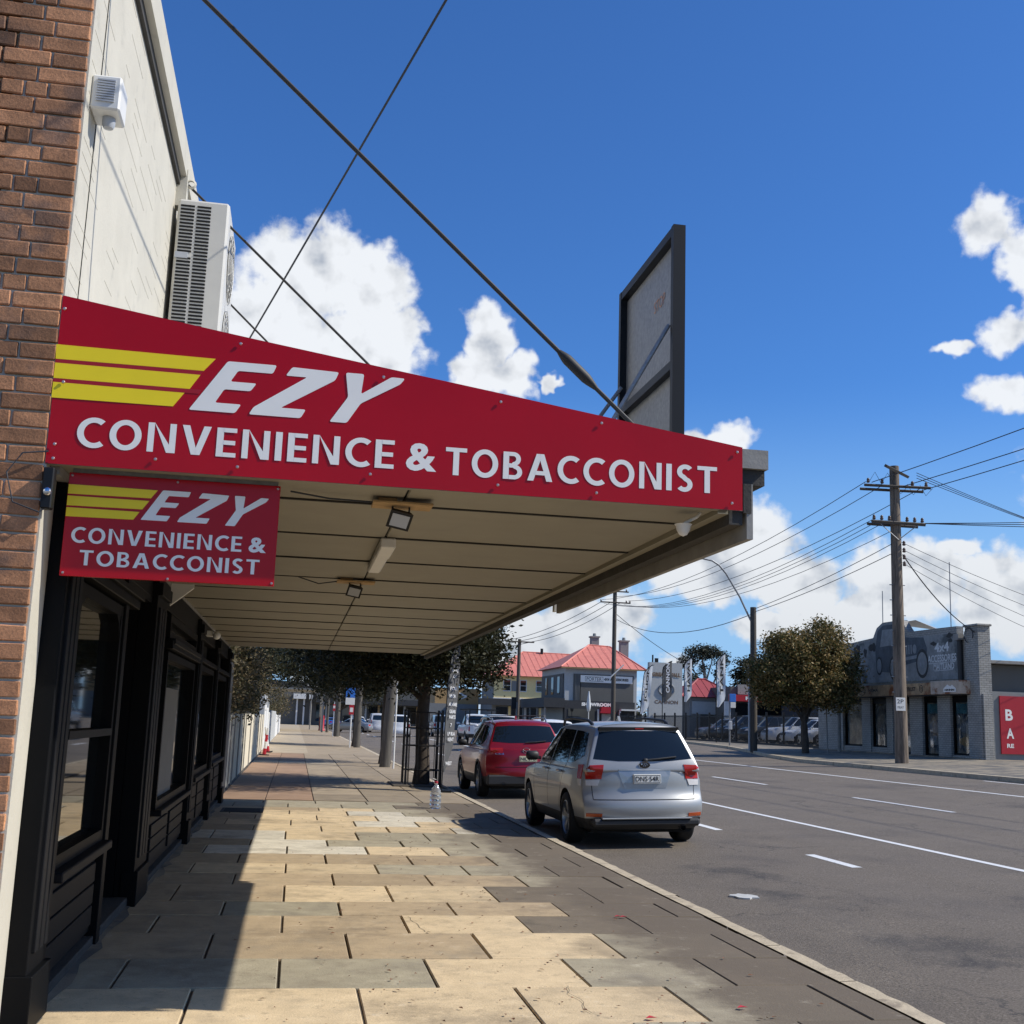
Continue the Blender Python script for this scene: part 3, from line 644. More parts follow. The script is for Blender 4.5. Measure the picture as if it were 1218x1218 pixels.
sign_letters('CONVENIENCE', -1.125, .405, 2.737, 2.883, F, M['signwhite'], sg, depth=.0008)
text('&', .466, .622, 2.735, 2.880, F, 'ampersand', M['signwhite'], sg, bold=.03, depth=.0008)
sign_letters('TOBACCONIST', .667, 2.118, 2.727, 2.870, F, M['signwhite'], sg, depth=.0008)
for (x, z) in ((-1.24, 3.42), (-1.21, 3.05), (-1.22, 2.74), (-1.22, 2.67), (-.75, 2.70), (-.36, 2.69), (-.39, 3.32), (.29, 2.70), (.33, 3.21), (.94, 3.13), (1.48, 3.06), (2.23, 2.96), (2.20, 2.68), (1.46, 2.685), (.94, 2.69)):
    MB().lathe([(0, -.006), (.006, -.005), (.009, 0)], (x, 5.715, z), 'y', 8).build('screw', M['screw'], sg)
# --- small hanging sign
hs = thing('hanging_sign', 'small red rectangular EZY sign hanging under the awning by the wall', 'sign', (-.65, 5.86, 2.12))
MB().bbox(-1.165, -.148, 5.853, 5.875, 2.125, 2.635, .002).build('panel', M['signred'], hs)
MB().box(-1.15, -.16, 5.86, 5.87, 2.636, 2.66).build('hanger', M['steel'], hs)
F = faceY(5.8525)
zt = 0
for pts in ([(-1.163, 2.575), (-.742, 2.572), (-.772, 2.530), (-1.163, 2.528)], [(-1.163, 2.518), (-.778, 2.516), (-.808, 2.472), (-1.163, 2.470)], [(-1.163, 2.460), (-.82, 2.458), (-.846, 2.418), (-1.163, 2.416)]):
    poly(pts, F, 0, .002).build('stripe', M['signyellow'], hs)
def mapped(L, dx, ax, az):  # scale the big letters down to the small sign
    return [((x+.615)*ax+dx, (z-2.962)*az+2.420) for x, z in L]
for L, dx in ((EE, -.812), (ZZ, -.812+.012), (YY, -.812+.02)): poly(rounded(mapped(L, dx, .560, .585), .005), F, 0, .0025).build('letter', M['signwhite'], hs)
sign_letters('CONVENIENCE', -1.128, -.318, 2.289, 2.365, F, M['signwhite'], hs, depth=.002)
text('&', -.284, -.198, 2.289, 2.366, F, 'ampersand', M['signwhite'], hs, bold=.03)
sign_letters('TOBACCONIST', -1.08, -.225, 2.180, 2.254, F, M['signwhite'], hs, depth=.002)
for x, z in ((-1.15, 2.62), (-.16, 2.62), (-.16, 2.14), (-1.15, 2.14), (-.65, 2.62), (-.66, 2.135)):
    MB().lathe([(0, -.005), (.005, -.004), (.007, 0)], (x, 5.852, z), 'y', 8).build('screw', M['screw'], hs)
# --- stay rods and the overhead wire
for k, (y, lab) in enumerate(((6.0, 'thick black stay rod nearest the camera, with a turnbuckle near the billboard'), (9.4, 'thin black stay rod from the white wall bracket down to the awning'), (12.0, 'farthest stay rod, mostly hidden behind the air conditioner and red sign'))):
    s = thing('stay_rod', lab, 'stay rod', (-1.2, y, 5.8), group='stay rods of the awning')
    a = Vector((-1.22, y, (5.78, 5.88, 5.99)[k])); b = Vector(((1.74, 1.87, 1.90)[k], y, (3.135, 3.10, 3.10)[k]))
    if k == 0:
        t1 = a.lerp(b, .865); t2 = a.lerp(b, .905)
        MB().tube([a, b], .0125, 8).build('rod', M['rod'], s)
        MB().tube([a.lerp(b, .852), a.lerp(b, .862), a.lerp(b, .868), a.lerp(b, .905), a.lerp(b, .912), a.lerp(b, .925)], [.014, .026, .031, .031, .026, .014], 10).build('turnbuckle', M['rod'], s, smooth=50)
        MB().box(b.x-.05, b.x+.10, y-.03, y+.03, 3.06, 3.115).build('anchor_plate', M['rod'], s)
    else:
        MB().tube([a+Vector((.03, 0, -.03)), b], .011, 8).build('rod', M['rod'], s)
ow = MB(); A, B = Vector((-1.22, 14.05, 5.25)), Vector((5.1, -6.9, 9.95))
ow.tube([A.lerp(B, t/16)+Vector((0, 0, -1.1*(t/16)*(1-t/16)*.35)) for t in range(17)], .0095, 6)
tag(ow.build('overhead_cable', M['cable'], None, origin=tuple(A)), 'black service cable crossing the stay rod and running up over the footpath', 'cable')
# --- billboard frame on the awning edge
bb = thing('billboard_frame', 'black framed galvanised billboard seen from behind, standing on the awning edge', 'billboard', (2.2, 7.3, 2.95))
MB().box(2.225, 2.235, 6.716, 7.899, 2.98, 4.60).build('sheet', M['steel'], bb)
def post(y0, y1, x0, x1, z0, z1, nm='post'): return MB().box(x0, x1, y0, y1, z0, z1).build(nm, M['blackframe'], bb)
post(6.665, 6.715, 2.175, 2.255, 2.93, 4.67); post(7.90, 7.95, 2.175, 2.255, 2.93, 4.67)
post(6.716, 7.899, 2.178, 2.25, 4.61, 4.668, 'top_rail'); post(6.716, 7.899, 2.178, 2.224, 3.72, 3.775, 'mid_rail'); post(6.716, 7.899, 2.178, 2.224, 2.98, 3.03, 'bottom_rail')
MB().tube([(2.175, 7.85, 3.92), (1.62, 7.85, 3.10)], .014, 6).build('strut', M['steel'], bb)
MB().tube([(2.175, 6.75, 4.02), (1.68, 6.8, 3.10)], .014, 6).build('strut', M['steel'], bb)
text('STOP', -7.22, -6.98, 4.26, 4.34, (lambda u, v, w: (2.224-w, -u, v)), 'lettering', mat('faded_orange', (.5, .28, .2), .8), bb)
# --- lights under the awning
def led(x, y, lab):
    t = thing('flood_light', lab, 'flood light', (x, y, 2.6), group='flood lights under the awning')
    MB().bbox(x-.16, x+.16, y-.09, y+.09, 2.618, 2.632, .003).build('plywood_board', M['ply'], t)
    MB().bbox(x-.13, x-.03, y-.05, y+.05, 2.632, 2.655, .003).build('junction_box', M['ply'], t)
    bmx = Matrix.Translation((x-.01, y+.01, 2.555)) @ Matrix.Rotation(R(38), 4, 'X') @ Matrix.Rotation(R(12), 4, 'Y')
    b = bmesh.new(); bmesh.ops.create_cube(b, size=1)
    for v in b.verts: v.co = Vector((v.co.x*.125*(1 if v.co.y < 0 else .8), v.co.y*.045, v.co.z*.105*(1 if v.co.y < 0 else .8)))
    hd = MB().bm(b, bmx).build('head', M['blackframe'], t)
    b = bmesh.new(); bmesh.ops.create_cube(b, size=1)
    for v in b.verts: v.co = Vector((v.co.x*.095, v.co.y*.004-.0245, v.co.z*.075))
    MB().bm(b, bmx).build('glass', M['plastic_g'], hd)
    MB().tube([(x-.05, y, 2.62), (x-.05, y, 2.55), (x+.04, y, 2.55), (x+.04, y, 2.62)], .006, 5).build('bracket', M['blackframe'], t)
led(.49, 6.12, 'black LED flood light on plywood board under awning, nearest the camera')
led(.43, 9.85, 'farther black LED flood light on plywood board under awning')
bl = thing('batten_light', 'white fluorescent batten light fixed along the awning soffit', 'light fitting', (.52, 8.0, 2.6))
MB().bbox(.47, .57, 7.45, 8.0, 2.585, 2.652, .008).build('housing', M['plastic_w'], bl)
MB().bbox(.47, .57, 8.005, 8.9, 2.595, 2.650, .012).build('diffuser', M['plastic_w'], bl)
cm = thing('security_camera', 'white dome camera on an arm under the awning corner', 'camera', (2.0, 5.95, 2.6))
MB().lathe([(0, -.055), (.022, -.045), (.036, -.02), (.04, .0), (.048, .012), (.0, .016)], (2.0, 5.92, 2.575), 'z', 18).build('housing', M['plastic_w'], cm, smooth=40)
MB().tube([(2.0, 5.92, 2.59), (2.07, 5.9, 2.628), (2.09, 5.9, 2.652)], .009, 8).build('arm', M['plastic_w'], cm)
wl = thing('wall_light', 'small white twin lamp on the black shopfront under the awning', 'lamp', (-1.1, 15.3, 2.45))
MB().bbox(-1.19, -1.1, 15.2, 15.38, 2.45, 2.52, .01).build('base', M['plastic_w'], wl); MB().ell((-1.05, 15.2, 2.46), (.05, .07, .05)).build('lamp_head', M['plastic_w'], wl, smooth=60)
gb = tag(MB().prism([(-1.2, 2.655), (-1.0, 2.655), (-1.0, 2.62), (-1.2, 2.45)], 'y', 11.0, 11.05).build('gusset', M['plastic_w'], origin=(-1.1, 11, 2.6)), 'white triangular gusset bracket between awning and shopfront', 'bracket')
# loose cables under the soffit and at the corner
for pts, lab in (([(-.1, 6.0, 2.64), (.1, 6.05, 2.625), (.33, 6.1, 2.63)], 'thin black cable along the soffit to the nearest flood light'), ([(-.05, 9.9, 2.65), (.12, 9.88, 2.60), (.3, 9.86, 2.63)], 'thin black cable sagging along the soffit to the farther flood light')):
    tag(MB().tube(pts, .005, 5).build('light_cable', M['cable'], origin=pts[0]), lab, 'cable')
ac_ = MB(); ac_.tube([(WX+.01, 5.70, 2.70), (WX-.10, 5.68, 2.68), (WX-.16, 5.67, 2.58), (WX-.12, 5.67, 2.44), (WX+.0, 5.68, 2.40), (WX+.04, 5.70, 2.44)], .004, 5)
tag(ac_.build('loose_wire', M['cable'], origin=(WX, 5.7, 2.5)), 'loose loop of black wire on bricks left of the small red sign', 'wire')
cl = thing('cable_clamp', 'black cable clamp on the corner pier beside the small red sign', 'clamp', (WX, 5.72, 2.5))
MB().bbox(WX+.0, WX+.05, 5.68, 5.74, 2.42, 2.62, .006).build('body', M['blackframe'], cl); MB().ell((WX+.03, 5.67, 2.5), (.02, .01, .02)).build('bolt', M['chrome'], cl)

# --- timber shopfront (x = -1.2), children of the building
SX = -1.20
def sfb(nm, y0, y1, z0, z1, d=0., m='navy', back=.1, par=None): return MB().bbox(SX-back, SX+d, y0, y1, z0, z1, .004).build(nm, M[m], par or fc)
sfb('plinth', 6.0, Y1, -.02, .06, .012, 'beam')
sfb('frieze', 6.0, Y1, 2.40, 2.62, .0)
sfb('cornice', 6.4, 8.6, 2.20, 2.26, .06); sfb('cornice', 6.4, 8.6, 2.26, 2.30, .09); sfb('cornice', 11.0, 14.2, 2.06, 2.14, .06); sfb('cornice', 14.6, Y1, 2.1, 2.16, .05)
def pilaster(y0, y1, z1=2.58):
    p = sfb('pilaster', y0, y1, .0, z1, .045)
    w = y1-y0
    for k in range(3): sfb('flute', y0+w*(.16+.25*k), y0+w*(.34+.25*k), .35, z1-.25, .062, 'navy2', .0, p)
    sfb('base', y0-.01, y1+.01, .0, .26, .075, 'navy', .05, p); sfb('capital', y0-.01, y1+.01, z1-.16, z1-.06, .08, 'navy', .05, p)
for a, b in ((5.995, 6.42), (9.72, 10.42), (14.15, 14.5), (17.3, 17.55), (20.45, 20.88)): pilaster(a, b)
def window(y0, y1, z0, z1, transom=None, arch=False):
    w = bpy.data.objects.new('window', None); COL.objects.link(w); w.parent = fc
    MB().box(SX-.062, SX-.05, y0+.04, y1-.04, z0+.04, z1-.04).build('glass', M['glass'], w)
    fr = MB(); fr.box(SX-.06, SX+.015, y0, y0+.07, z0, z1); fr.box(SX-.06, SX+.015, y1-.07, y1, z0, z1); fr.box(SX-.06, SX+.014, y0+.07, y1-.07, z0, z0+.07); fr.box(SX-.06, SX+.014, y0+.07, y1-.07, z1-.07, z1)
    if arch:
        for s, yy in ((1, y0+.07), (-1, y1-.07)): fr.prism([(yy, z1-.07), (yy+s*.16, z1-.07), (yy+s*.05, z1-.12), (yy, z1-.24)], 'x', SX-.058, SX+.010)
    fr.build('frame', M['navy'], w)
    if transom: MB().box(SX-.058, SX+.02, y0+.07, y1-.07, transom, transom+.045).build('transom', M['navy2'], w)
    MB().bbox(SX-.06, SX+.075, y0-.03, y1+.03, z0-.055, z0-.002, .006).build('sill', M['navy2'], w)
    return w
window(6.55, 8.15, .66, 2.18, 1.33, True)
w2 = window(11.1, 14.05, .62, 2.04, None); window(11.1, 14.05, 2.16, 2.38); window(14.7, 17.2, .72, 2.08); window(17.7, 20.3, .78, 2.08)
MB().box(SX-.048, SX-.046, 11.6, 12.9, .64, 1.72).build('paper_poster', mat('grey_paper', (.16, .155, .145), .8, var=.1), w2)
for (a, b, z) in ((6.5, 8.2, .6), (10.95, 14.12, .56), (14.55, 17.25, .66), (17.6, 20.4, .72)):
    sr = sfb('stall_riser', a, b, .09, z, -.02, 'navy2', .08)
    n = 2 if b-a > 2 else 1
    for k in range(n):
        p0 = lerp(a, b, k/n)+.12; p1 = lerp(a, b, (k+1)/n)-.12
        for q in range(3): sfb('panel_board', p0, p1, .14+q*(z-.2)/3, .14+(q+1)*(z-.2)/3-.012, .0, 'navy2', .03, sr)
# recessed entrance
ent = MB(); ent.box(SX-1.3, SX-1.25, 8.3, 9.75, 0, 2.4); ent.box(SX-1.25, SX-.1, 8.2, 8.26, 0, 2.4); ent.box(SX-1.25, SX-.1, 9.7, 9.75, 0, 2.4); ent.box(SX-1.3, SX, 8.2, 9.75, 2.35, 2.4)
ent.build('entrance_recess', M['navy'], fc)
dr = MB().box(SX-.62, SX-.57, 8.32, 9.68, .06, 2.1).build('door', M['navy2'], fc); MB().box(SX-.568, SX-.56, 8.5, 9.5, .9, 1.95).build('glass', M['glass'], dr); MB().tube([(SX-.55, 8.44, .95), (SX-.50, 8.44, .97), (SX-.50, 8.44, 1.20), (SX-.55, 8.44, 1.22)], .012, 6).build('handle', M['chrome'], dr)
sfb('entrance_post', 8.16, 8.30, 0, 2.4, .03); sfb('step', 8.25, 9.72, .0, .07, .01, 'beam', 1.2)
# building mass behind the shopfront
MB().box(-9, SX-1.35, Y0+.31, Y1+.4, -.3, 5.7).build('rear_mass', M['void'], fc)
MB().box(SX-1.34, SX-.11, 10.4, Y1, -.02, 2.6).build('interior', M['void'], fc)
MB().box(SX-.115, SX-.102, 6.0, 8.2, -.02, 2.6).build('interior', M['void'], fc)
# ================================================================== vehicles
def lattice(A, B, C, fn):
    """closed quad shell over a box lattice"""
    idx = {}; vs = []; fs = []
    def V(i, j, k):
        if (i, j, k) not in idx: idx[(i, j, k)] = len(vs); vs.append(fn(A[i], B[j], C[k]))
        return idx[(i, j, k)]
    na, nb_, nc = len(A)-1, len(B)-1, len(C)-1
    for j in range(nb_):
        for k in range(nc):
            fs.append((V(0, j, k), V(0, j, k+1), V(0, j+1, k+1), V(0, j+1, k))); fs.append((V(na, j, k), V(na, j+1, k), V(na, j+1, k+1), V(na, j, k+1)))
    for i in range(na):
        for k in range(nc):
            fs.append((V(i, 0, k), V(i+1, 0, k), V(i+1, 0, k+1), V(i, 0, k+1))); fs.append((V(i, nb_, k), V(i, nb_, k+1), V(i+1, nb_, k+1), V(i+1, nb_, k)))
        for j in range(nb_):
            fs.append((V(i, j, 0), V(i, j+1, 0), V(i+1, j+1, 0), V(i+1, j, 0))); fs.append((V(i, j, nc), V(i+1, j, nc), V(i+1, j+1, nc), V(i, j+1, nc)))
    return vs, fs
def subdiv(vs, fs, lv):
    me = bpy.data.meshes.new('t'); me.from_pydata(vs, [], fs); o = bpy.data.objects.new('t', me); COL.objects.link(o)
    bm = bmesh.new(); bm.from_mesh(me); bmesh.ops.recalc_face_normals(bm, faces=bm.faces); bm.to_mesh(me); bm.free()
    m = o.modifiers.new('s', 'SUBSURF'); m.levels = lv; m.render_levels = lv
    dg = bpy.context.evaluated_depsgraph_get(); r = bpy.data.meshes.new_from_object(o.evaluated_get(dg)); bpy.data.objects.remove(o); bpy.data.meshes.remove(me)
    return r
def cut_wheels(me, cyl):
    """subtract wheel wells (y, z, r, depth, W)"""
    o = bpy.data.objects.new('t', me); COL.objects.link(o); tmp = []
    for (y, z, r, dep, Wd) in cyl:
        for s in (-1, 1):
            mb = MB(); x0, x1 = s*(Wd-dep), s*(Wd+.3); seg = 28
            mb.add([(x0, y+r*math.cos(2*math.pi*k/seg), z+r*math.sin(2*math.pi*k/seg)) for k in range(seg)]+[(x1, y+r*math.cos(2*math.pi*k/seg), z+r*math.sin(2*math.pi*k/seg)) for k in range(seg)],
                   [tuple(range(seg)), tuple(range(seg, 2*seg))]+[(k, (k+1) % seg, seg+(k+1) % seg, seg+k) for k in range(seg)])
            c = bpy.data.objects.new('t', mb.mesh('t', M['void'])); COL.objects.link(c); tmp.append(c)
            m = o.modifiers.new('b', 'BOOLEAN'); m.object = c; m.operation = 'DIFFERENCE'; m.solver = 'EXACT'
    dg = bpy.context.evaluated_depsgraph_get(); r = bpy.data.meshes.new_from_object(o.evaluated_get(dg))
    bpy.data.objects.remove(o)
    for c in tmp: bpy.data.objects.remove(c)
    return r
def gridpanel(bvh, top, bot, axis, sgn, off=.004, rows=8, cols=14, back=.012, mb=None):
    """patch between an upper and a lower outline, laid on the body: axis 'x' -> side (y,z), axis 'y' -> end (x,z), axis 'z' -> top (x,y)"""
    def at(tab, t):
        n = len(tab)-1; k = min(int(t*n), n-1); u = t*n-k; return (lerp(tab[k][0], tab[k+1][0], u), lerp(tab[k][1], tab[k+1][1], u))
    P = []; Bk = []
    for i in range(rows+1):
        row = []
        for j in range(cols+1):
            a = at(top, j/cols); b = at(bot, j/cols); u, v = lerp(a[0], b[0], i/rows), lerp(a[1], b[1], i/rows)
            if axis == 'x': o, d = Vector((sgn*3, u, v)), Vector((-sgn, 0, 0))
            elif axis == 'y': o, d = Vector((u, sgn*6, v)), Vector((0, -sgn, 0))
            else: o, d = Vector((u, v, 4)), Vector((0, 0, -1))
            h = bvh.ray_cast(o, d)
            if h[0] is None:
                q = bvh.find_nearest(o+d*2.2 if axis == 'x' else o+d*3.8); p = q[0]
            else: p = h[0]
            row.append(p-d*off); 
        P.append(row)
    d = {'x': Vector((-sgn, 0, 0)), 'y': Vector((0, -sgn, 0)), 'z': Vector((0, 0, -1))}[axis]
    mb = mb or MB(); vs = [p for r in P for p in r]; n = cols+1; fs = []
    for i in range(rows):
        for j in range(cols): fs.append((i*n+j, i*n+j+1, (i+1)*n+j+1, (i+1)*n+j))
    edge = [j for j in range(n)]+[i*n+cols for i in range(1, rows+1)]+[rows*n+j for j in range(cols-1, -1, -1)]+[i*n for i in range(rows-1, 0, -1)]
    base = len(vs); vs += [vs[e]+d*back for e in edge]; L = len(edge)
    fs += [(edge[k], edge[(k+1) % L], base+(k+1) % L, base+k) for k in range(L)]
    return mb.add(vs, fs)
def rect(x0, x1, z0, z1, n=2): return [(x0, z1), (x1, z1)], [(x0, z0), (x1, z0)]
def wheel(car, x, y, r, side, spokes, rimm, w=.22, detail=1):
    wn = bpy.data.objects.new('wheel', None); COL.objects.link(wn); wn.parent = car; wn.location = (x, y, r); wn.rotation_euler = (0, 0, 0 if side > 0 else math.pi)
    seg = 36 if detail else 18
    MB().lathe([(r*.66, -w/2), (r*.93, -w/2), (r*.985, -w*.40), (r, -w*.25), (r, w*.25), (r*.985, w*.40), (r*.93, w/2), (r*.80, w*.54), (r*.68, w*.47), (r*.66, w*.2)], (0, 0, 0), 'x', seg).build('tyre', M['black'], wn, True, smooth=40)
    rb = MB(); rb.lathe([(r*.67, w*.46), (r*.645, w*.47), (r*.62, w*.34), (r*.60, -.03)], (0, 0, 0), 'x', seg)
    rb.lathe([(0, w*.36), (r*.12, w*.35), (r*.15, w*.25), (r*.15, 0)], (0, 0, 0), 'x', 14)
    for k in range(spokes):
        a = 2*math.pi*k/spokes+.3
        for dlt in ((-.11, .11) if detail else (0,)):
            ca, sa = math.cos(a+dlt), math.sin(a+dlt); cb_, sb_ = math.cos(a+dlt*1.35), math.sin(a+dlt*1.35); t = .018 if detail else .035
            p = [(ca*r*.10, sa*r*.10), (cb_*r*.64, sb_*r*.64)]
            nx, ny = -math.sin(a), math.cos(a)
            rb.add([(w*.33, p[0][0]-nx*t, p[0][1]-ny*t), (w*.33, p[0][0]+nx*t, p[0][1]+ny*t), (w*.41, p[1][0]+nx*t*1.2, p[1][1]+ny*t*1.2), (w*.41, p[1][0]-nx*t*1.2, p[1][1]-ny*t*1.2),
                    (w*.18, p[0][0]-nx*t, p[0][1]-ny*t), (w*.18, p[0][0]+nx*t, p[0][1]+ny*t), (w*.26, p[1][0]+nx*t*1.2, p[1][1]+ny*t*1.2), (w*.26, p[1][0]-nx*t*1.2, p[1][1]-ny*t*1.2)],
                   [(0, 1, 2, 3), (4, 7, 6, 5), (0, 4, 5, 1), (1, 5, 6, 2), (2, 6, 7, 3), (3, 7, 4, 0)])
    rb.build('rim', rimm, wn, True, smooth=40)
    MB().lathe([(0, w*.02), (r*.60, w*.02)], (0, 0, 0), 'x', 20).build('wheel_well', M['void'], wn, True)
    return wn
BASE = dict(L=4.6, W=.8975, H=1.66, zb=.24, belt=1.04, hood=.95, nose=.80, axr=-1.27, axf=1.38, wr=.345, rb=.10, rr=.40, wsb=.98, wsr=.30, Wb=.86, Wr=.66, taper=.07,
            rear=[(.24, .10), (.33, .03), (.45, .0), (.62, .0), (.68, .015), (.74, .085), (.9, .075), (1.04, .10)], front=[(.24, .12), (.4, .02), (.6, .0), (.75, .06), (.95, .30)])
def body_shell(s, lv=2):
    L, W = s['L'], s['W']
    def side(zr): return interp([(0, .90), (.12, .965), (.35, .995), (.6, 1.0), (.8, .99), (1, .955)], zr)
    def fn(a, b, c):
        y = b*L/2; t = abs(b)
        z1 = s['belt'] if y < s['wsb']-.1 else lerp(s['belt']-.02, s['hood'], min(1, (y-s['wsb']+.1)/.45)) if y < s['wsb']+.35 else lerp(s['hood'], s['nose'], ((y-s['wsb']-.35)/(L/2-s['wsb']-.35))**1.6)
        z = lerp(s['zb'], z1, (c+1)/2)
        w = W*(1-s['taper']*max(0, (t-.45)/.55)**2.2)
        x = a*w*side((z-s['zb'])/(s['belt']-s['zb']))
        f = max(0, (t-.72)/.28)
        bul = .15*abs(a)**3+.03*a*a
        if b < 0: y += f*(interp(s['rear'], z)+bul)
        else: y -= f*(interp(s['front'], z)+bul*1.8)
        if c > .9: z -= .02*a**4
        return (x, y, z)
    A = [-1, -.965, -.85, -.6, -.25, .25, .6, .85, .965, 1]; B = [-1, -.985, -.94, -.85, -.72, -.55, -.36, -.18, 0, .18, .36, .5, .62, .74, .85, .94, .985, 1]
    C = [-1, -.96, -.7, -.4, -.1, .2, .5, .75, .93, 1]
    return lattice(A, B, C, fn)
def cabin_shell(s):
    L, W, H = s['L'], s['W'], s['H']; zc = s['belt']-.05
    yrb, yrr = -L/2+s['rb'], -L/2+s['rr']
    def fn(a, b, c):
        h = (c+1)/2; z = lerp(zc, H, h)
        yr = lerp(yrb, yrr, h**1.25); yf = lerp(s['wsb']+.02, s['wsr'], h)
        u = (b+1)/2; y = lerp(yr, yf, u)
        w = lerp(s['Wb'], s['Wr'], h**1.15)*(1-.05*max(0, (u-.6)/.4)**2-.06*max(0, (.25-u)/.25)**2*(1 if s.get('rtaper', 1) else 0))
        y += (.05*a*a*(1-u)*(1 if u < .5 else 0)) - (.14*a*a*(u if u > .5 else 0))
        z -= h*(.030*a**2+.03*a**6); z -= h*(.05*max(0, (u-.55)/.45)**2+s.get('rdrop', .04)*max(0, (.45-u)/.45)**2)
        return (a*w, y, z)
    A = [-1, -.95, -.8, -.4, 0, .4, .8, .95, 1]; B = [-1, -.97, -.85, -.6, -.3, 0, .3, .6, .85, .97, 1]; C = [-1, -.6, -.2, .2, .6, .9, 1]
    return lattice(A, B, C, fn)
def paint_wells(me, s, mats):
    for m in mats: me.materials.append(m)
    idx = []; W = s['W']
    for p in me.polygons:
        c = p.center; d = min(math.hypot(c.y-ax, c.z-s['wr']) for ax in (s['axr'], s['axf'])); inside = d < s['wr']+.065 and abs(c.x) < W-.03
        bottom = c.z < s['zb']+.03 or (s.get('clad') and c.z < s['clad'])
        idx.append(1 if inside else 2 if bottom else 0)
    me.polygons.foreach_set('material_index', idx)
def make_car(name, label, cat, loc, rz, paint, s, lv=2, group=None, rimm='rim'):
    s = {**BASE, **s}; t = thing(name, label, cat, loc, rz, group); L, W, H = s['L'], s['W'], s['H']
    lo = subdiv(*body_shell(s), lv-1 if lv < 2 else 2)
    lo = cut_wheels(lo, [(s['axr'], s['wr'], s['wr']+.055, .30, W), (s['axf'], s['wr'], s['wr']+.055, .30, W)])
    lo.materials.clear(); paint_wells(lo, s, [M[paint], M['void'], M['cladding']])
    lo.polygons.foreach_set('use_smooth', [True]*len(lo.polygons)); lo.set_sharp_from_angle(angle=R(38)); lo.name = 'body'
    link('body', lo, t)
    hi = subdiv(*cabin_shell(s), 2 if lv > 1 else 1)
    hi.materials.clear(); hi.materials.append(M[s.get('roofpaint', paint)]); hi.polygons.foreach_set('use_smooth', [True]*len(hi.polygons)); hi.set_sharp_from_angle(angle=R(38)); hi.name = 'cabin'
    link('cabin', hi, t)
    bm = bmesh.new(); bm.from_mesh(lo); bm.from_mesh(hi); bvh = BVHTree.FromBMesh(bm); bm.free()
    for x, sd in ((W-.115, 1), (-W+.115, -1)):
        wheel(t, x, s['axr'], s['wr'], sd, s.get('spokes', 5), M[rimm], detail=lv > 1); wheel(t, x, s['axf'], s['wr'], sd, s.get('spokes', 5), M[rimm], detail=lv > 1)
    G = M['glass_car']; zt = H-.115; zb_ = s['belt']+.035; yb = -L/2
    # windscreens
    rt, rbm = s.get('rw_top', zt), s.get('rw_bot', zb_+.03); ra, rb2 = s.get('rw_a', s['Wr']-.05), s.get('rw_b', s['Wb']-.10)
    gridpanel(bvh, [(-ra, rt-.02), (-ra*.5, rt), (ra*.5, rt), (ra, rt-.02)], [(-rb2, rbm+.03), (-rb2*.5, rbm), (rb2*.5, rbm), (rb2, rbm+.03)], 'y', -1, rows=8, cols=18).build('rear_window', G, t, True, smooth=30)
    gridpanel(bvh, [(-s['Wr']+.07, zt), (s['Wr']-.07, zt)], [(-s['Wb']+.10, zb_), (s['Wb']-.10, zb_)], 'y', 1, rows=6, cols=12).build('windscreen', G, t, True, smooth=30)
    # side glass
    yr0, yr1 = yb+s['rb'], yb+s['rr']
    wins = s.get('side') or [([(yr1+.42, zt-.045), (yr1+.95, zt)], [(yr0+.30, zb_+.10), (yr1+.62, zb_)]), ]
    for sd in (-1, 1):
        for (tp, bt) in wins: gridpanel(bvh, tp, bt, 'x', sd, rows=6, cols=8).build('side_window', G, t, True, smooth=30)
        lt = s.get('tail')
        if lt: 
            gridpanel(bvh, [(sd*lt[0], lt[3]), (sd*lt[1], lt[3])], [(sd*lt[0], lt[2]), (sd*lt[1], lt[2])], 'y', -1, .010, rows=4, cols=4, back=.03).build('tail_light', M['lens_red'], t, True, smooth=40)
        gridpanel(bvh, [(sd*(W-.34), s['nose']-.02), (sd*(W-.08), s['nose']-.0)], [(sd*(W-.32), s['nose']-.14), (sd*(W-.06), s['nose']-.12)], 'y', 1, .008, rows=3, cols=4, back=.03).build('headlight', M['lens_clear'], t, True, smooth=40)
        mx = s.get('mirror', s['wsb']-.28)
        mr = MB(); mr.bbox(sd*(W+.045)-.10, sd*(W+.045)+.10, mx-.055, mx+.05, s['belt']+.01, s['belt']+.15, .035); mr.box(sd*(W-.06)-.03, sd*(W-.06)+.03, mx-.02, mx+.03, s['belt']+.02, s['belt']+.07); mr.build('mirror', M[s.get('mirrorm', paint)], t, True, smooth=60)
    gridpanel(bvh, [(-.5, s['nose']-.04), (.5, s['nose']-.04)], [(-.48, s['nose']-.22), (.48, s['nose']-.22)], 'y', 1, .006, rows=3, cols=8).build('grille', M['cladding'], t, True)
    return t, bvh, s
def endplace(bvh, off=.006, ysign=-1):
    """places flat things on the tail of a car: u = x, v = z"""
    def f(u, v, w):
        h = bvh.ray_cast(Vector((u, ysign*6, v)), Vector((0, -ysign, 0))); return (u, (h[0].y if h[0] else ysign*2.2)+ysign*(off+w), v)
    return f
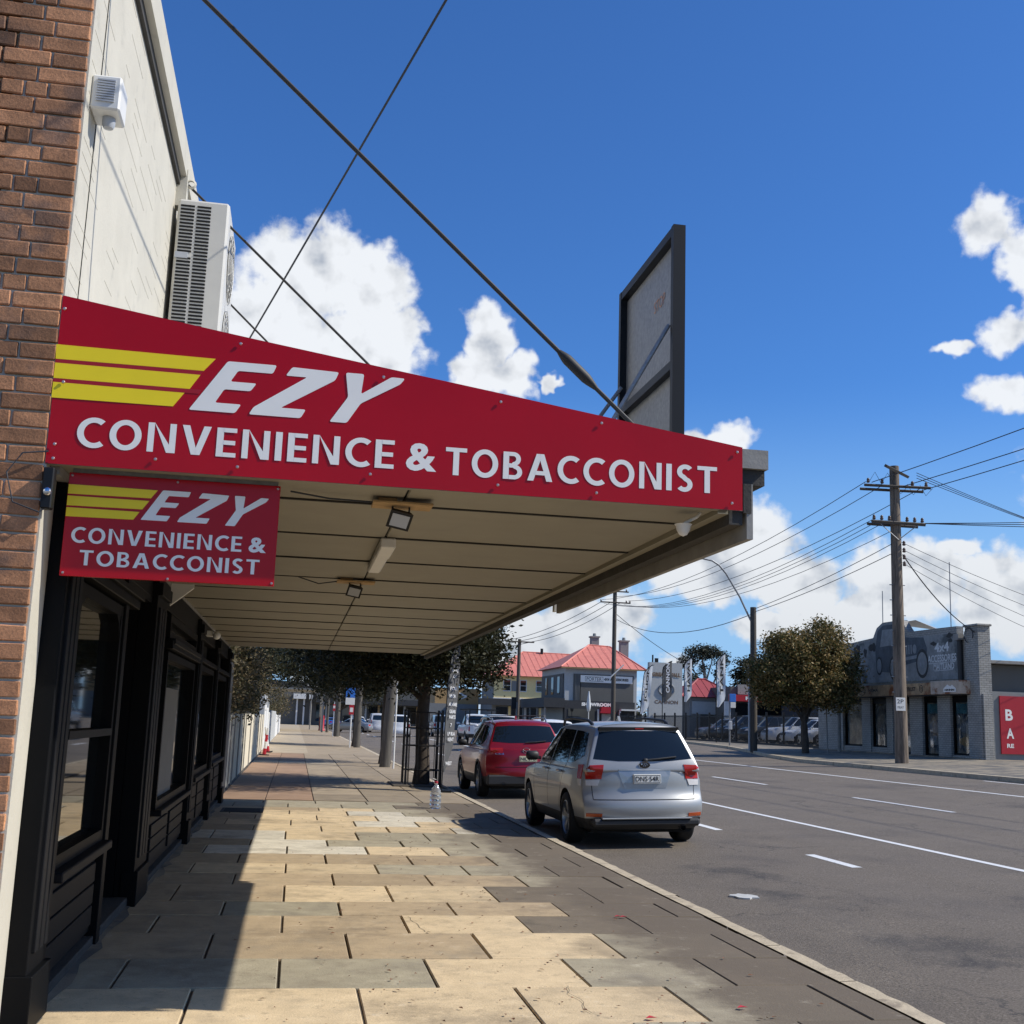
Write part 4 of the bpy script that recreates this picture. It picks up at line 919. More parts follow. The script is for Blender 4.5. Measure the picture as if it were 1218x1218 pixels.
def plate(t, bvh, txt, x, z, w=.37, h=.125, m='plate', tw=None):
    y = bvh.ray_cast(Vector((x, -6, z)), Vector((0, 1, 0)))[0].y-.03
    p = MB().bbox(x-w/2, x+w/2, y-.008, y+.03, z-h/2, z+h/2, .004).build('number_plate', M[m], t, True)
    fl = lambda u, v, w_: (u, y-.0085-w_, v)
    if txt:
        text(txt, x-w*.43, x+w*.43, z-h*.27, z+h*.27, fl, 'lettering', M['ink'], p, True, bold=.012)
        b = MB()
        for q in ((x-w/2+.01, x+w/2-.01, z+h/2-.016, z+h/2-.011), (x-w/2+.01, x+w/2-.01, z-h/2+.011, z-h/2+.016)): poly([(q[0], q[2]), (q[1], q[2]), (q[1], q[3]), (q[0], q[3])], fl, 0, .0008, b)
        for q in ((x-w/2+.01, x-w/2+.015), (x+w/2-.015, x+w/2-.01)): poly([(q[0], z-h/2+.0165), (q[1], z-h/2+.0165), (q[1], z+h/2-.0165), (q[0], z+h/2-.0165)], fl, 0, .0008, b)
        b.build('plate_border', M['ink'], p, True)
    return p

# ---------------- silver wagon in front
LS = 4.6; yb = -2.3
fo = dict(L=4.6, W=.8975, H=1.665, axr=-1.30, axf=1.34, rb=.09, rr=.37, wsb=1.05, wsr=.38, Wb=.855, Wr=.625, rw_top=1.535, rw_bot=1.135, rw_a=.56, rw_b=.69, clad=.40, mirrorm='cladding',
          side=[([(-1.72, 1.50), (-1.40, 1.525), (-1.10, 1.535)], [(-1.90, 1.20), (-1.5, 1.10), (-1.22, 1.085)]), ([(-1.04, 1.537), (-.15, 1.55)], [(-1.16, 1.082), (-.15, 1.075)]), ([(-.09, 1.55), (.25, 1.54), (.40, 1.49)], [(-.09, 1.074), (.4, 1.07), (.93, 1.07)])],
          rear=[(.24, .12), (.33, .04), (.45, .0), (.55, -.01), (.60, .0), (.635, .085), (.9, .075), (1.04, .10)])
sub, bvh, s = make_car('silver_wagon', 'silver wagon SUV parked nearest the camera at the kerb', 'car', (4.70, 17.55, roadz(4.7)), 0, 'silver', fo)
sub.rotation_euler = (0, math.atan(.03)*-1, 0)
P = endplace(bvh)
# lamps: red inboard and wrap-round, clear lower strip, reversing light
for sd in (-1, 1):
    for (a, b, c, d, mm, nm) in ((.56, .79, .90, 1.09, 'lens_red', 'tail_light'), (.61, .79, .815, .897, 'lens_clear', 'reversing_light')):
        gridpanel(bvh, [(sd*a, d), (sd*b, d-.01)], [(sd*(a+.03), c), (sd*b, c)], 'y', -1, .012, rows=4, cols=5, back=.03).build(nm, M[mm], sub, True, smooth=40)
    gridpanel(bvh, [(-1.99, 1.09), (-1.78, 1.08)], [(-1.99, .90), (-1.86, .90)], 'x', sd, .010, rows=3, cols=4, back=.02).build('side_lamp', M['lens_red'], sub, True, smooth=40)
    gridpanel(bvh, [(-1.99, .895), (-1.87, .895)], [(-1.99, .81), (-1.92, .81)], 'x', sd, .010, rows=3, cols=4, back=.02).build('side_lamp_lower', M['lens_clear'], sub, True, smooth=40)
    gridpanel(bvh, [(sd*.60, .455), (sd*.80, .46)], [(sd*.60, .41), (sd*.80, .415)], 'y', -1, .012, rows=2, cols=4, back=.03).build('reflector', M['lens_orange'], sub, True)
    hd = MB()
    for yy in (-1.02, -.05): hd.bbox(sd*.905-.02, sd*.905+.02, yy, yy+.17, .955, .985, .006)
    for yy in (-1.02, -.05): MB().bbox(sd*.90-.022, sd*.90+.022, yy, yy+.17, .95, .982, .008).build('door_handle', M['silver'], sub, True)
    rl = MB(); rl.tube([(sd*.545, -1.62, 1.575), (sd*.55, -1.50, 1.63), (sd*.555, -1.35, 1.668), (sd*.56, -.4, 1.70), (sd*.555, .02, 1.685), (sd*.55, .16, 1.66), (sd*.54, .26, 1.59)], [.022, .026, .022, .018, .02, .022, .02], 8)
    rl.build('roof_rail', M['cladding'], sub, True, smooth=50)
# shut lines
def seam(top_, bot_, axis, sgn, nm='shut_line', m='void', off=.0015): return gridpanel(bvh, top_, bot_, axis, sgn, off, rows=10, cols=1, back=.004).build(nm, M[m], sub, True)
def hline(z0, xa, xb, w=.008, m='void', nm='shut_line', off=.0015): return gridpanel(bvh, [(xa, z0+w), (xb, z0+w)], [(xa, z0), (xb, z0)], 'y', -1, off, rows=1, cols=16, back=.004).build(nm, M[m], sub, True)
hline(.628, -.70, .70, .012)
for sd in (-1, 1):
    seam([(sd*.725, 1.07), (sd*.733, 1.07)], [(sd*.70, .635), (sd*.708, .635)], 'y', -1)
    seam([(-1.13, 1.07), (-1.122, 1.07)], [(-.86, .45), (-.852, .45)], 'x', sd); seam([(-.125, 1.065), (-.117, 1.065)], [(-.12, .42), (-.112, .42)], 'x', sd); seam([(.90, 1.05), (.908, 1.05)], [(.86, .42), (.868, .42)], 'x', sd)
# number plate recess, plate, badge, wiper, spoiler, black lower bumper
gridpanel(bvh, [(-.37, 1.01), (.37, 1.01)], [(-.29, .78), (.29, .78)], 'y', -1, .004, rows=3, cols=8).build('plate_recess', M['greycar'], sub, True)
gridpanel(bvh, [(-.36, 1.030), (.36, 1.030)], [(-.355, 1.012), (.355, 1.012)], 'y', -1, .009, rows=2, cols=8, back=.012).build('tailgate_grip', M['silver'], sub, True)
plate(sub, bvh, 'DNS·54R', .02, .905, .38, .12)
bd = MB(); 
y_ = bvh.ray_cast(Vector((0, -6, 1.085)), Vector((0, 1, 0)))[0].y
bd.ell((0, y_-.008, 1.085), (.075, .010, .040), 20, 8); bg_ = bd.build('badge', M['ink'], sub, True, smooth=60)
rg_ = MB(); rg_.tube([(.077*math.cos(k*math.pi/12), y_-.014, 1.085+.042*math.sin(k*math.pi/12)) for k in range(25)], .005, 6, False); rg_.build('badge_ring', M['chrome'], bg_, True, smooth=60)
for (dx, dz, r) in ((-.04, .010, .010), (-.005, .012, .006), (.02, .016, .006), (.035, .002, .006), (.012, -.012, .006), (-.012, -.012, .006)):
    MB().ell((dx, y_-.0175, 1.085+dz), (r, .003, r), 8, 6).build('badge_star', M['chrome'], bg_, True)
text('FORESTER', .50, .68, .975, .995, P, 'lettering', M['chrome'], sub, True, bold=.02)
wp = MB(); wp.tube([tuple(Vector(P(.02, 1.15, .02))), tuple(Vector(P(.20, 1.165, .025))), tuple(Vector(P(.46, 1.19, .02)))], .012, 6); wp.ell(P(.02, 1.145, .01), (.04, .025, .03)); wp.build('wiper', M['cladding'], sub, True)
sp = gridpanel(bvh, [(-.60, -1.55), (0, -1.55), (.60, -1.55)], [(-.585, -1.86), (0, -1.90), (.585, -1.86)], 'z', 1, .012, rows=4, cols=12, back=.04); sp.build('spoiler', M['silver'], sub, True, smooth=40)
MB().prism([(-.56, 1.585), (.56, 1.585), (.57, 1.545), (-.57, 1.545)], 'y', yb+.33, yb+.42).build('spoiler_lip', M['void'], sub, True)
MB().box(-.06, .06, yb+.325, yb+.335, 1.556, 1.572).build('brake_light', M['lens_red'], sub, True)
MB().prism([(-1.0, 1.655), (-.86, 1.665), (-.93, 1.735)], 'x', -.018, .018).build('antenna_fin', M['silver'], sub, True)
lb_ = MB(); lb_.bbox(-.74, .74, yb+.015, yb+.35, .29, .392, .03); lb_.build('lower_bumper', M['cladding'], sub, True)
MB().bbox(-.62, .62, yb-.002, yb+.10, .385, .405, .006).build('bumper_trim', M['silver'], sub, True)
MB().tube([(.50, yb+.02, .27), (.50, yb+.25, .27)], .035, 12, False).build('exhaust', M['chrome'], sub, True)
MB().box(-.70, .70, -2.0, 2.0, .19, .30).build('underbody', M['void'], sub, True)
for (ax_) in (fo['axr'], fo['axf']): pass

# ---------------- red SUV
cx = dict(L=4.55, W=.92, H=1.66, axr=-1.28, axf=1.42, wr=.355, rb=.12, rr=.46, wsb=.98, wsr=.25, Wb=.87, Wr=.65, rw_top=1.525, rw_bot=1.16, rw_a=.60, rw_b=.71, clad=.46, zb=.26, mirrorm='cladding',
          side=[([(-1.60, 1.48), (-1.30, 1.515), (-1.12, 1.525)], [(-1.66, 1.24), (-1.40, 1.13), (-1.25, 1.10)]), ([(-1.05, 1.527), (-.18, 1.54)], [(-1.18, 1.098), (-.18, 1.08)]), ([(-.12, 1.54), (.15, 1.53), (.30, 1.48)], [(-.12, 1.08), (.4, 1.075), (.86, 1.075)])],
          rear=[(.26, .10), (.36, .03), (.50, .0), (.62, .01), (.70, .05), (.9, .055), (1.04, .10)], rdrop=.06, tail=(.50, .85, .95, 1.06))
mz, bvh2, s2 = make_car('red_suv', 'dark red SUV parked at the kerb in front of the silver wagon', 'car', (4.92, 26.9, roadz(4.9)), 0, 'red', cx)
mz.rotation_euler = (0, -math.atan(.03), 0)
plate(mz, bvh2, 'NIL·07U', .03, .83, .38, .12, 'plate_y')
y_ = bvh2.ray_cast(Vector((0, -6, 1.0)), Vector((0, 1, 0)))[0].y
bz = MB(); bz.tube([(.075*math.cos(k*math.pi/12), y_-.014, 1.0+.06*math.sin(k*math.pi/12)) for k in range(25)], .007, 6, False)
bz.tube([(-.07, y_-.014, 1.015), (-.035, y_-.014, 1.012), (0, y_-.014, .985), (.035, y_-.014, 1.012), (.07, y_-.014, 1.015)], .007, 6); bz.build('badge', M['chrome'], mz, True, smooth=60)
P2 = endplace(bvh2); text('CX-5', -.66, -.48, .92, .955, P2, 'lettering', M['chrome'], mz, True, bold=.02)
wp = MB(); wp.tube([tuple(Vector(P2(.0, 1.17, .02))), tuple(Vector(P2(.22, 1.18, .025))), tuple(Vector(P2(.45, 1.20, .02)))], .012, 6); wp.build('wiper', M['cladding'], mz, True)
gridpanel(bvh2, [(-.60, -1.45), (0, -1.45), (.60, -1.45)], [(-.585, -1.80), (0, -1.86), (.585, -1.80)], 'z', 1, .012, rows=4, cols=12, back=.04).build('spoiler', M['red'], mz, True, smooth=40)
MB().prism([(-1.0, 1.65), (-.86, 1.66), (-.93, 1.73)], 'x', -.018, .018).build('antenna_fin', M['red'], mz, True)
for sd in (-1, 1):
    MB().tube([(sd*.60, -1.45, 1.57), (sd*.60, -1.3, 1.67), (sd*.61, -.3, 1.69), (sd*.60, .15, 1.66), (sd*.60, .25, 1.60)], .02, 8).build('roof_rail', M['greycar'], mz, True, smooth=50)
    MB().bbox(sd*.62-.03, sd*.62+.03, -.95, -.87, 1.62, 1.70, .008).build('rack_foot', M['cladding'], mz, True)
    gridpanel(bvh2, [(sd*.58, .52), (sd*.78, .53)], [(sd*.58, .485), (sd*.78, .49)], 'y', -1, .012, rows=2, cols=4, back=.03).build('reflector', M['lens_orange'], mz, True)
    MB().tube([(sd*.50, -2.27, .32), (sd*.50, -2.05, .32)], .04, 12, False).build('exhaust', M['chrome'], mz, True)
    for ax_ in (cx['axr'], cx['axf']):
        a = MB(); r0 = cx['wr']+.05
        vs = []; fs = []
        for k in range(19):
            t_ = -0.25+(math.pi+.5)*k/18; 
            for rr_, dx in ((r0, .0), (r0, .012), (r0+.05, .012), (r0+.055, -.02)): vs.append((sd*(cx['W']*.985+dx), ax_+rr_*math.cos(t_), cx['wr']+rr_*math.sin(t_)))
        for k in range(18):
            for q in range(3): fs.append((k*4+q, (k+1)*4+q, (k+1)*4+q+1, k*4+q+1))
        a.add(vs, fs); a.build('wheel_arch', M['cladding'], mz, True, smooth=50)
bm_ = MB(); bm_.bbox(-.66, .66, -.93, -.88, 1.72, 1.745, .01); bm_.build('roof_bar', M['cladding'], mz, True)
MB().bbox(-.84, .84, -2.25, -1.95, .29, .50, .03).build('lower_bumper', M['cladding'], mz, True)
gridpanel(bvh2, [(-.66, .665), (.66, .665)], [(-.66, .655), (.66, .655)], 'y', -1, .004, rows=1, cols=12, back=.004).build('shut_line', M['void'], mz, True)
MB().box(-.70, .70, -2.0, 2.0, .2, .3).build('underbody', M['void'], mz, True)
# ================================================================== trees
def leaves(n, blobs, size, clump=.24, nclump=None, rs=1, droop=0., xmax=None):
    """diamond leaves gathered in clumps spread through ellipsoid blobs (cx, cy, cz, rx, ry, rz)"""
    rg = np.random.default_rng(rs); nc = nclump or n//40
    vol = np.array([b[3]*b[4]*b[5] for b in blobs])**.75; which = rg.choice(len(blobs), nc, p=vol/vol.sum()); B = np.array(blobs)[which]
    d = rg.normal(size=(nc, 3)); d /= np.linalg.norm(d, axis=1)[:, None]; rad = rg.uniform(.30, 1.0, nc)**.55; rad *= 1+.10*rg.normal(size=nc)
    C = B[:, :3]+d*rad[:, None]*B[:, 3:]
    k = rg.integers(0, nc, n); P = C[k]+rg.normal(size=(n, 3))*clump*np.array([1, 1, .75]); P[:, 2] -= droop*rg.random(n)
    if xmax is not None:
        lim = xmax+.25*np.sin(P[:, 2]*3.1+P[:, 1]*2.3); over = P[:, 0] > lim; P[over, 0] = lim[over]-(P[over, 0]-lim[over])*1.6-.2*rg.random(over.sum())
    a = rg.normal(size=(n, 3)); a[:, 2] = a[:, 2]*.6-.25; a /= np.linalg.norm(a, axis=1)[:, None]
    b = np.cross(a, rg.normal(size=(n, 3))); b /= np.linalg.norm(b, axis=1)[:, None]
    s = size*rg.uniform(.6, 1.35, n)[:, None]
    V = np.stack([P-a*s*.5, P+b*s*.24, P+a*s*.5, P-b*s*.24], 1).reshape(-1, 3)
    return V
def leaf_mesh(name, V, m, off=(0, 0, 0)):
    n = len(V)//4; me = bpy.data.meshes.new(name); me.vertices.add(4*n); me.vertices.foreach_set('co', (V-np.array(off)).astype(np.float32).ravel())
    me.loops.add(4*n); me.loops.foreach_set('vertex_index', np.arange(4*n, dtype=np.int32)); me.polygons.add(n)
    me.polygons.foreach_set('loop_start', np.arange(0, 4*n, 4, dtype=np.int32)); me.materials.append(m); me.update(); me.validate(); return me
def tree(name, label, cat, base, trunk, limbs, blobs, n, size, lm, tm='trunk', group=None, rs=1, clump=.24, droop=0., xmax=None):
    t = thing(name, label, cat, base, 0, group)
    MB().tube([tuple(p[:3]) for p in trunk], [p[3] for p in trunk], 10).build('trunk', M[tm], t, smooth=60)
    for L in limbs: MB().tube([tuple(p[:3]) for p in L], [p[3] for p in L], 6).build('limb', M[tm], t, smooth=60)
    link('crown', leaf_mesh('crown', leaves(n, blobs, size, clump, None, rs, droop, xmax), M[lm], base), t)
    return t
def street_tree(x, y, label, sc=1, n=16000, rs=1, group='street trees along the near kerb', extra=None, xmax=None):
    rnd = random.Random(rs); z0 = 2.0
    tr = [(x, y, -.05, .20*sc), (x+.02, y, .5, .155*sc), (x-.03, y+.02, 1.5, .14*sc), (x+.02, y, 2.5, .12*sc), (x, y, 3.8, .08*sc)]
    lim = []; bl = []
    for k in range(7):
        a = k*.9+rs; r = rnd.uniform(1.3, 2.2)*sc; zz = rnd.uniform(3.0, 4.6)
        lim.append([(x, y, 1.9+.2*k, .06*sc), (x+.5*r*math.cos(a), y+.5*r*math.sin(a), 2.6+.2*k, .045*sc), (x+r*math.cos(a), y+r*math.sin(a), zz, .02)])
        bl.append((x+r*math.cos(a)*.75, y+r*math.sin(a)*.75, zz, 1.15*sc, 1.15*sc, .95))
    bl += [(x, y, 4.7, 1.6*sc, 1.6*sc, 1.3), (x-.9*sc, y, 3.3, 1.2, 1.3, .85), (x+1.1*sc, y, 3.3, 1.2, 1.3, .85), (x, y-.8, 3.0, 1.1, 1., .7), (x, y, 5.6, 1.1, 1.1, .8)]+(extra or [])
    return tree('street_tree', label, 'tree', (x, y, 0), tr, lim, bl, n, .115, 'leaf_dark', group=group, rs=rs, clump=.26, xmax=xmax)
street_tree(2.95, 27.4, 'dark leafy street tree inside a black metal guard, nearest the awning', 1.1, 62000, 3, xmax=4.75, extra=[(2.5, 24.2, 4.0, 1.7, 1.6, .9), (3.1, 25.2, 4.6, 1.6, 1.6, .9), (1.2, 26.2, 3.7, 1.5, 1.6, .8), (2.0, 22.9, 4.3, 1.2, 1.0, .7), (2.2, 27.5, 2.8, 1.4, 1.2, .55), (3.6, 27.6, 2.85, 1.1, 1.2, .5), (4.3, 28.0, 3.0, 1.0, 1.2, .7), (1.0, 28.5, 3.1, 1.3, 1.3, .6)])  # nearer crown blobs, unseen behind the awning, added to cast the path's shade band
street_tree(3.02, 39.6, 'second street tree beyond the awning, directly behind the thick timber pole', 1.15, 34000, 5)
street_tree(3.2, 62.2, 'third street tree beyond the awning, directly behind the second timber pole', 1.3, 22000, 9)
street_tree(3.25, 93.5, 'fourth street tree beyond the awning, directly behind the third timber pole', 1.5, 12000, 12)
tree('overhanging_tree', 'dark tree overhanging the footpath from behind the far white fence', 'tree', (-2.6, 60, 0), [(-2.6, 60, -.1, .2), (-2.6, 60, 2.5, .16), (-2.2, 60, 4.2, .1)],
     [[(-2.6, 60, 2.4, .08), (-1, 60, 3.8, .04)]], [(-1.6, 60, 5.0, 2.6, 3, 1.6), (.2, 61, 4.9, 1.8, 2, 1.1), (-2.4, 57, 4.6, 1.6, 2, 1.5), (.6, 63, 4.0, 1.8, 2, .9), (-.8, 66, 4.3, 2.0, 2, 1.2), (-1.5, 52, 3.9, 1.2, 1.6, .9)], 22000, .16, 'leaf_dark', rs=21, clump=.3)
tree('garden_shrub', 'leafy brown-green shrub spilling over the cream fence beside the awning end', 'shrub', (-2.1, 27, 0), [(-2.1, 27, -.1, .10), (-2.0, 27, 1.6, .07), (-1.9, 26.6, 2.6, .04)],
     [[(-2.1, 26, .2, .06), (-1.8, 25, 2.2, .02)], [(-2.1, 29, .2, .06), (-1.7, 30.5, 2.2, .02)]],
     [(-1.7, 24.0, 2.1, .75, 1.3, .72), (-1.55, 26.5, 2.35, .75, 1.6, .95), (-1.5, 29.5, 2.3, .75, 1.8, .95), (-1.7, 33, 2.5, .9, 2.2, 1.0), (-1.7, 25.5, 3.0, .6, 1.5, .5)], 22000, .085, 'leaf_hedge', rs=31, clump=.15)
tree('far_garden_tree', 'small leafy tree behind the white gate posts far down the near footpath', 'tree', (-2.6, 88, 0), [(-2.6, 88, -.1, .12), (-2.5, 88, 2.4, .08)], [], [(-2.0, 88, 2.4, 1.5, 3, 1.3), (-2.3, 84, 1.5, 1.1, 2, 1.0)], 6000, .14, 'leaf_hedge', rs=33, clump=.25)
# rusty-tipped tree on the far side
bt = (22.5, 49.5, .66)
x, y, z = bt
tree('footpath_tree', 'dense round street tree with rust-tipped leaves across the road', 'tree', bt,
     [(x, y, z-.1, .17), (x, y, z+.6, .14), (x-.05, y, z+1.4, .12), (x, y, z+2.3, .10), (x+.1, y, z+3.6, .06)],
     [[(x, y, z+1.2, .09), (x-.6, y, z+2.1, .06), (x-1.4, y, z+3.1, .03)], [(x, y, z+1.3, .09), (x+.5, y+.2, z+2.2, .06), (x+1.2, y, z+3.2, .03)], [(x, y, z+1.5, .07), (x+.1, y-.6, z+2.5, .05), (x, y-1.1, z+3.4, .03)], [(x, y, z+1.5, .07), (x-.3, y+.8, z+2.6, .05), (x-.2, y+1.3, z+3.4, .03)]],
     [(x-1.55, y, 3.9, 1.25, 1.3, 1.1), (x-.7, y-.3, 4.9, 1.3, 1.4, 1.0), (x+.6, y, 5.1, 1.3, 1.5, 1.15), (x+1.5, y+.2, 4.2, 1.25, 1.3, 1.3), (x, y, 3.7, 1.6, 1.7, 1.0), (x-1.2, y+.2, 3.3, 1.0, 1.1, .75), (x+1.3, y, 3.2, 1.1, 1.1, .8), (x+1.3, y, 5.7, .7, .8, .6), (x+.9, y, 6.25, .4, .4, .45), (x-1.1, y, 5.4, .8, .8, .5)], 56000, .14, 'leaf_rust', rs=41, clump=.19)
tree('gum_tree', 'tall open gum tree with pale limbs behind the small red roof', 'tree', (40.3, 112, .7),
     [(40.3, 112, .6, .30), (40.4, 112, 4, .24), (40.2, 112, 7, .16), (39.9, 112, 8.6, .08)],
     [[(40.4, 112, 4.5, .13), (41.4, 112, 6.6, .09), (42, 112, 8.2, .04)], [(40.3, 112, 5, .12), (39.2, 112, 7, .08), (38.4, 112, 7.9, .04)], [(40.3, 112, 6, .10), (40.9, 112, 8, .06), (41, 112, 9, .03)]],
     [(38.4, 112, 8.0, .85, 1, .7), (39.6, 112, 9.0, 1.2, 1.2, .75), (41.0, 112, 9.2, 1.1, 1.2, .6), (42.0, 112, 8.3, .9, 1, .9), (38.7, 112, 6.6, .6, .8, .5), (41.8, 112, 7.0, .5, .7, .4), (40.2, 112, 7.4, .6, .6, .4)], 6500, .22, 'leaf_gum', 'trunk_l', rs=51, clump=.24)
tree('dark_tree', 'dark solid-crowned tree between the TANK flag and the wooden lamp pole', 'tree', (43.6, 108, .7), [(43.6, 108, .6, .3), (43.6, 108, 6, .2)], [], [(43.4, 108, 7.3, 1.5, 1.5, 1.5), (44.4, 108, 6.0, 1.5, 1.5, 1.6), (42.6, 108, 5.6, 1.1, 1.3, 1.3), (43.8, 108, 4.2, 1.7, 1.4, 1.2)], 9000, .28, 'leaf_dark', rs=53, clump=.3)
for k, (x, y, h, lab) in enumerate(((36, 135, 4.5, 'low dark tree just behind the small red-roofed house'), (-8, 150, 9, 'dark background tree at the far left end of the street'), (3, 225, 9, 'distant dark tree above the shops at the end of the street'), (13, 228, 8, 'distant dark tree behind the parked white van'))):
    tree('background_tree', lab, 'tree', (x, y, 0), [(x, y, -.3, .3), (x, y, h*.6, .2)], [], [(x-1.5, y, h*.55, 2.6, 2, h*.35), (x+1.8, y, h*.6, 2.4, 2, h*.36)], 5000, .5, 'leaf_dark', rs=60+k, clump=.5)

# tree guard and soil square
tg = thing('tree_guard', 'black steel tree guard around the nearest street tree trunk', 'tree guard', (2.95, 27.4, 0))
for sx in (-1, 1):
    for sy in (-1, 1): MB().box(2.95+sx*.40-.025, 2.95+sx*.40+.025, 27.4+sy*.40-.025, 27.4+sy*.40+.025, 0, 1.72).build('post', M['blackframe'], tg)
for zz in (.35, .9, 1.3, 1.66):
    MB().tube([(2.95+.42*math.cos(a*math.pi/12), 27.4+.42*math.sin(a*math.pi/12), zz) for a in range(25)], .014, 6, False).build('hoop', M['blackframe'], tg)
for a in range(12): MB().tube([(2.95+.43*math.cos(a*math.pi/6+.2), 27.4+.43*math.sin(a*math.pi/6+.2), .02), (2.95+.43*math.cos(a*math.pi/6+.2), 27.4+.43*math.sin(a*math.pi/6+.2), 1.66)], .009, 5).build('bar', M['blackframe'], tg)
ts = MB().bbox(2.25, 3.33, 26.6, 28.3, -.01, .03, .01); struct('tree_soil', ts, M['joint'])

# ================================================================== poles and signs on the near footpath
def pole(label, x, y, r, h, m='wood_d', z0=0, group=None, cat='pole', name='timber_pole', top=.85, lean=0):
    t = thing(name, label, cat, (x, y, z0), 0, group)
    MB().tube([(x, y, z0-.1), (x+lean*.5, y, z0+h*.5), (x+lean, y, z0+h)], [r, r*(1+top)/2, r*top], 14).build('shaft', M[m], t, smooth=60); return t
GP = 'poles along the near kerb'
pole('thick weathered timber pole just behind the tree guard', 2.83, 37.0, .175, 8.5, 'postgrey', group=GP, top=.6, lean=.35)
pole('second timber pole down the near kerb, beside the blue sign', 3.12, 59.8, .17, 8, 'postgrey', group=GP)
pole('third timber pole down the near kerb, right of the red pillar', 3.16, 90.5, .19, 8, 'postgrey', group=GP)
pole('farthest thin grey pole beside the red pillar', 2.98, 112, .12, 7, 'postgrey', group=GP)
sp_ = pole('thin white sign post beside the thick timber pole', 3.02, 36.0, .028, 2.9, 'plastic_w', name='sign_post', cat='sign post')
bs = thing('parking_sign', 'blue and white parking sign on a pale post beside the second timber pole', 'sign', (2.72, 59.3, 0))
MB().tube([(2.75, 59.3, 0), (2.75, 59.3, 2.95)], .035, 8).build('post', M['plastic_w'], bs)
MB().bbox(2.42, 2.88, 59.24, 59.26, 2.45, 2.93, .005).build('blue_plate', M['blue_sign'], bs); MB().bbox(2.42, 2.88, 59.24, 59.26, 2.10, 2.44, .005).build('white_plate', M['plastic_w'], bs)
MB().bbox(2.62, 2.86, 59.24, 59.26, 1.62, 2.08, .005).build('red_plate', M['brandred'], bs); MB().box(2.66, 2.82, 59.235, 59.239, 1.74, 1.96).build('white_patch', M['plastic_w'], bs)
pn = thing('no_stopping_sign', 'narrow red and white parking sign on a thin post near the third timber pole', 'sign', (2.85, 90, 0))
MB().tube([(2.85, 90, 0), (2.85, 90, 2.6)], .04, 8).build('post', M['plastic_g'], pn); MB().box(2.76, 2.94, 89.94, 89.96, 1.9, 2.4).build('plate', M['brandred'], pn)
MB().box(2.78, 2.92, 89.93, 89.938, 2.1, 2.3).build('white_patch', M['plastic_w'], pn)
rp = thing('red_pillar', 'red street pillar with a round brown disc on top, far down the near footpath', 'pillar', (2.75, 124, 0))
MB().lathe([(.0, 0), (.36, .0), (.34, .1), (.26, .2), (.24, 1.3), (.20, 1.55), (0, 1.62)], (2.75, 124, 0), 'z', 16).build('body', M['brandred'], rp, smooth=40)
MB().tube([(2.75, 124, 1.6), (2.75, 124, 2.1)], .05, 6).build('neck', M['ink'], rp); MB().lathe([(0, -.04), (.24, -.04), (.24, .04), (0, .04)], (2.75, 124, 2.35), 'y', 16).build('disc', M['ply'], rp)
# dark figure beside the parked cars, one skinned body
pr = thing('person', 'distant person in black standing at the road edge beside a silver sedan', 'person', (6.0, 118, -.1))
me = bpy.data.meshes.new('body'); J = [(0, 0, .95), (0, 0, 1.2), (0, 0, 1.45), (0, 0, 1.55), (0, .02, 1.70), (-.1, 0, .9), (-.12, .05, .5), (-.12, 0, .05), (.1, 0, .9), (.14, -.08, .5), (.14, 0, .05), (-.2, 0, 1.42), (-.27, .04, 1.15), (-.22, .12, .92), (.2, 0, 1.42), (.27, .04, 1.15), (.22, .12, .92), (-.12, .14, .03), (.14, .14, .03)]
E_ = [(0, 1), (1, 2), (2, 3), (3, 4), (0, 5), (5, 6), (6, 7), (0, 8), (8, 9), (9, 10), (2, 11), (11, 12), (12, 13), (2, 14), (14, 15), (15, 16), (7, 17), (10, 18)]
me.from_pydata(J, E_, []); bo = bpy.data.objects.new('body', me); COL.objects.link(bo); sk = bo.modifiers.new('skin', 'SKIN'); ss = bo.modifiers.new('sub', 'SUBSURF'); ss.levels = 1; ss.render_levels = 1
for v, r_ in zip(me.skin_vertices[0].data, (.15, .16, .15, .06, .11, .10, .075, .05, .10, .075, .05, .06, .045, .035, .06, .045, .035, .035, .035)): v.radius = (r_, r_)
me.skin_vertices[0].data[0].use_root = True
m2 = bpy.data.meshes.new_from_object(bo.evaluated_get(bpy.context.evaluated_depsgraph_get())); bpy.data.objects.remove(bo); m2.materials.clear(); m2.materials.append(M['cloth_black']); m2.name = 'body'; link('body', m2, pr)
MB().ell((0, .0, 1.74), (.10, .11, .12), 12, 8).build('head', M['skin'], pr, True, smooth=60); MB().ell((0, -.02, 1.77), (.108, .115, .11), 12, 8).build('hair', M['ink'], pr, True, smooth=60)

# feather flag by the kerb, printed text running down it
fl = thing('feather_flag', 'dark grey feather flag with white text standing by the kerb near the tree', 'flag', (3.14, 24.9, 0))
U = Vector((.62, .78, 0)).normalized(); FB = Vector((3.14, 24.9, 0))
FP = lambda u, v, w: tuple(FB+U*u+Vector((U.y, -U.x, 0))*w+Vector((0, 0, v)))
MB().tube([FP(-.02, 0, 0), FP(-.0, 1.2, 0), FP(.06, 2.3, 0), FP(.16, 2.85, 0), FP(.34, 3.12, 0), FP(.47, 3.15, 0)], .012, 6).build('pole', M['blackframe'], fl)
MB().box(2.98, 3.32, 24.75, 25.05, .0, .05).build('base', M['blackframe'], fl)
L_ = [(0, .42), (.0, 1.2), (.06, 2.3), (.16, 2.85), (.33, 3.10)]; R_ = [(.05, .42), (.40, .95), (.49, 2.2), (.51, 2.8), (.50, 3.13)]
mb = MB(); n = 24
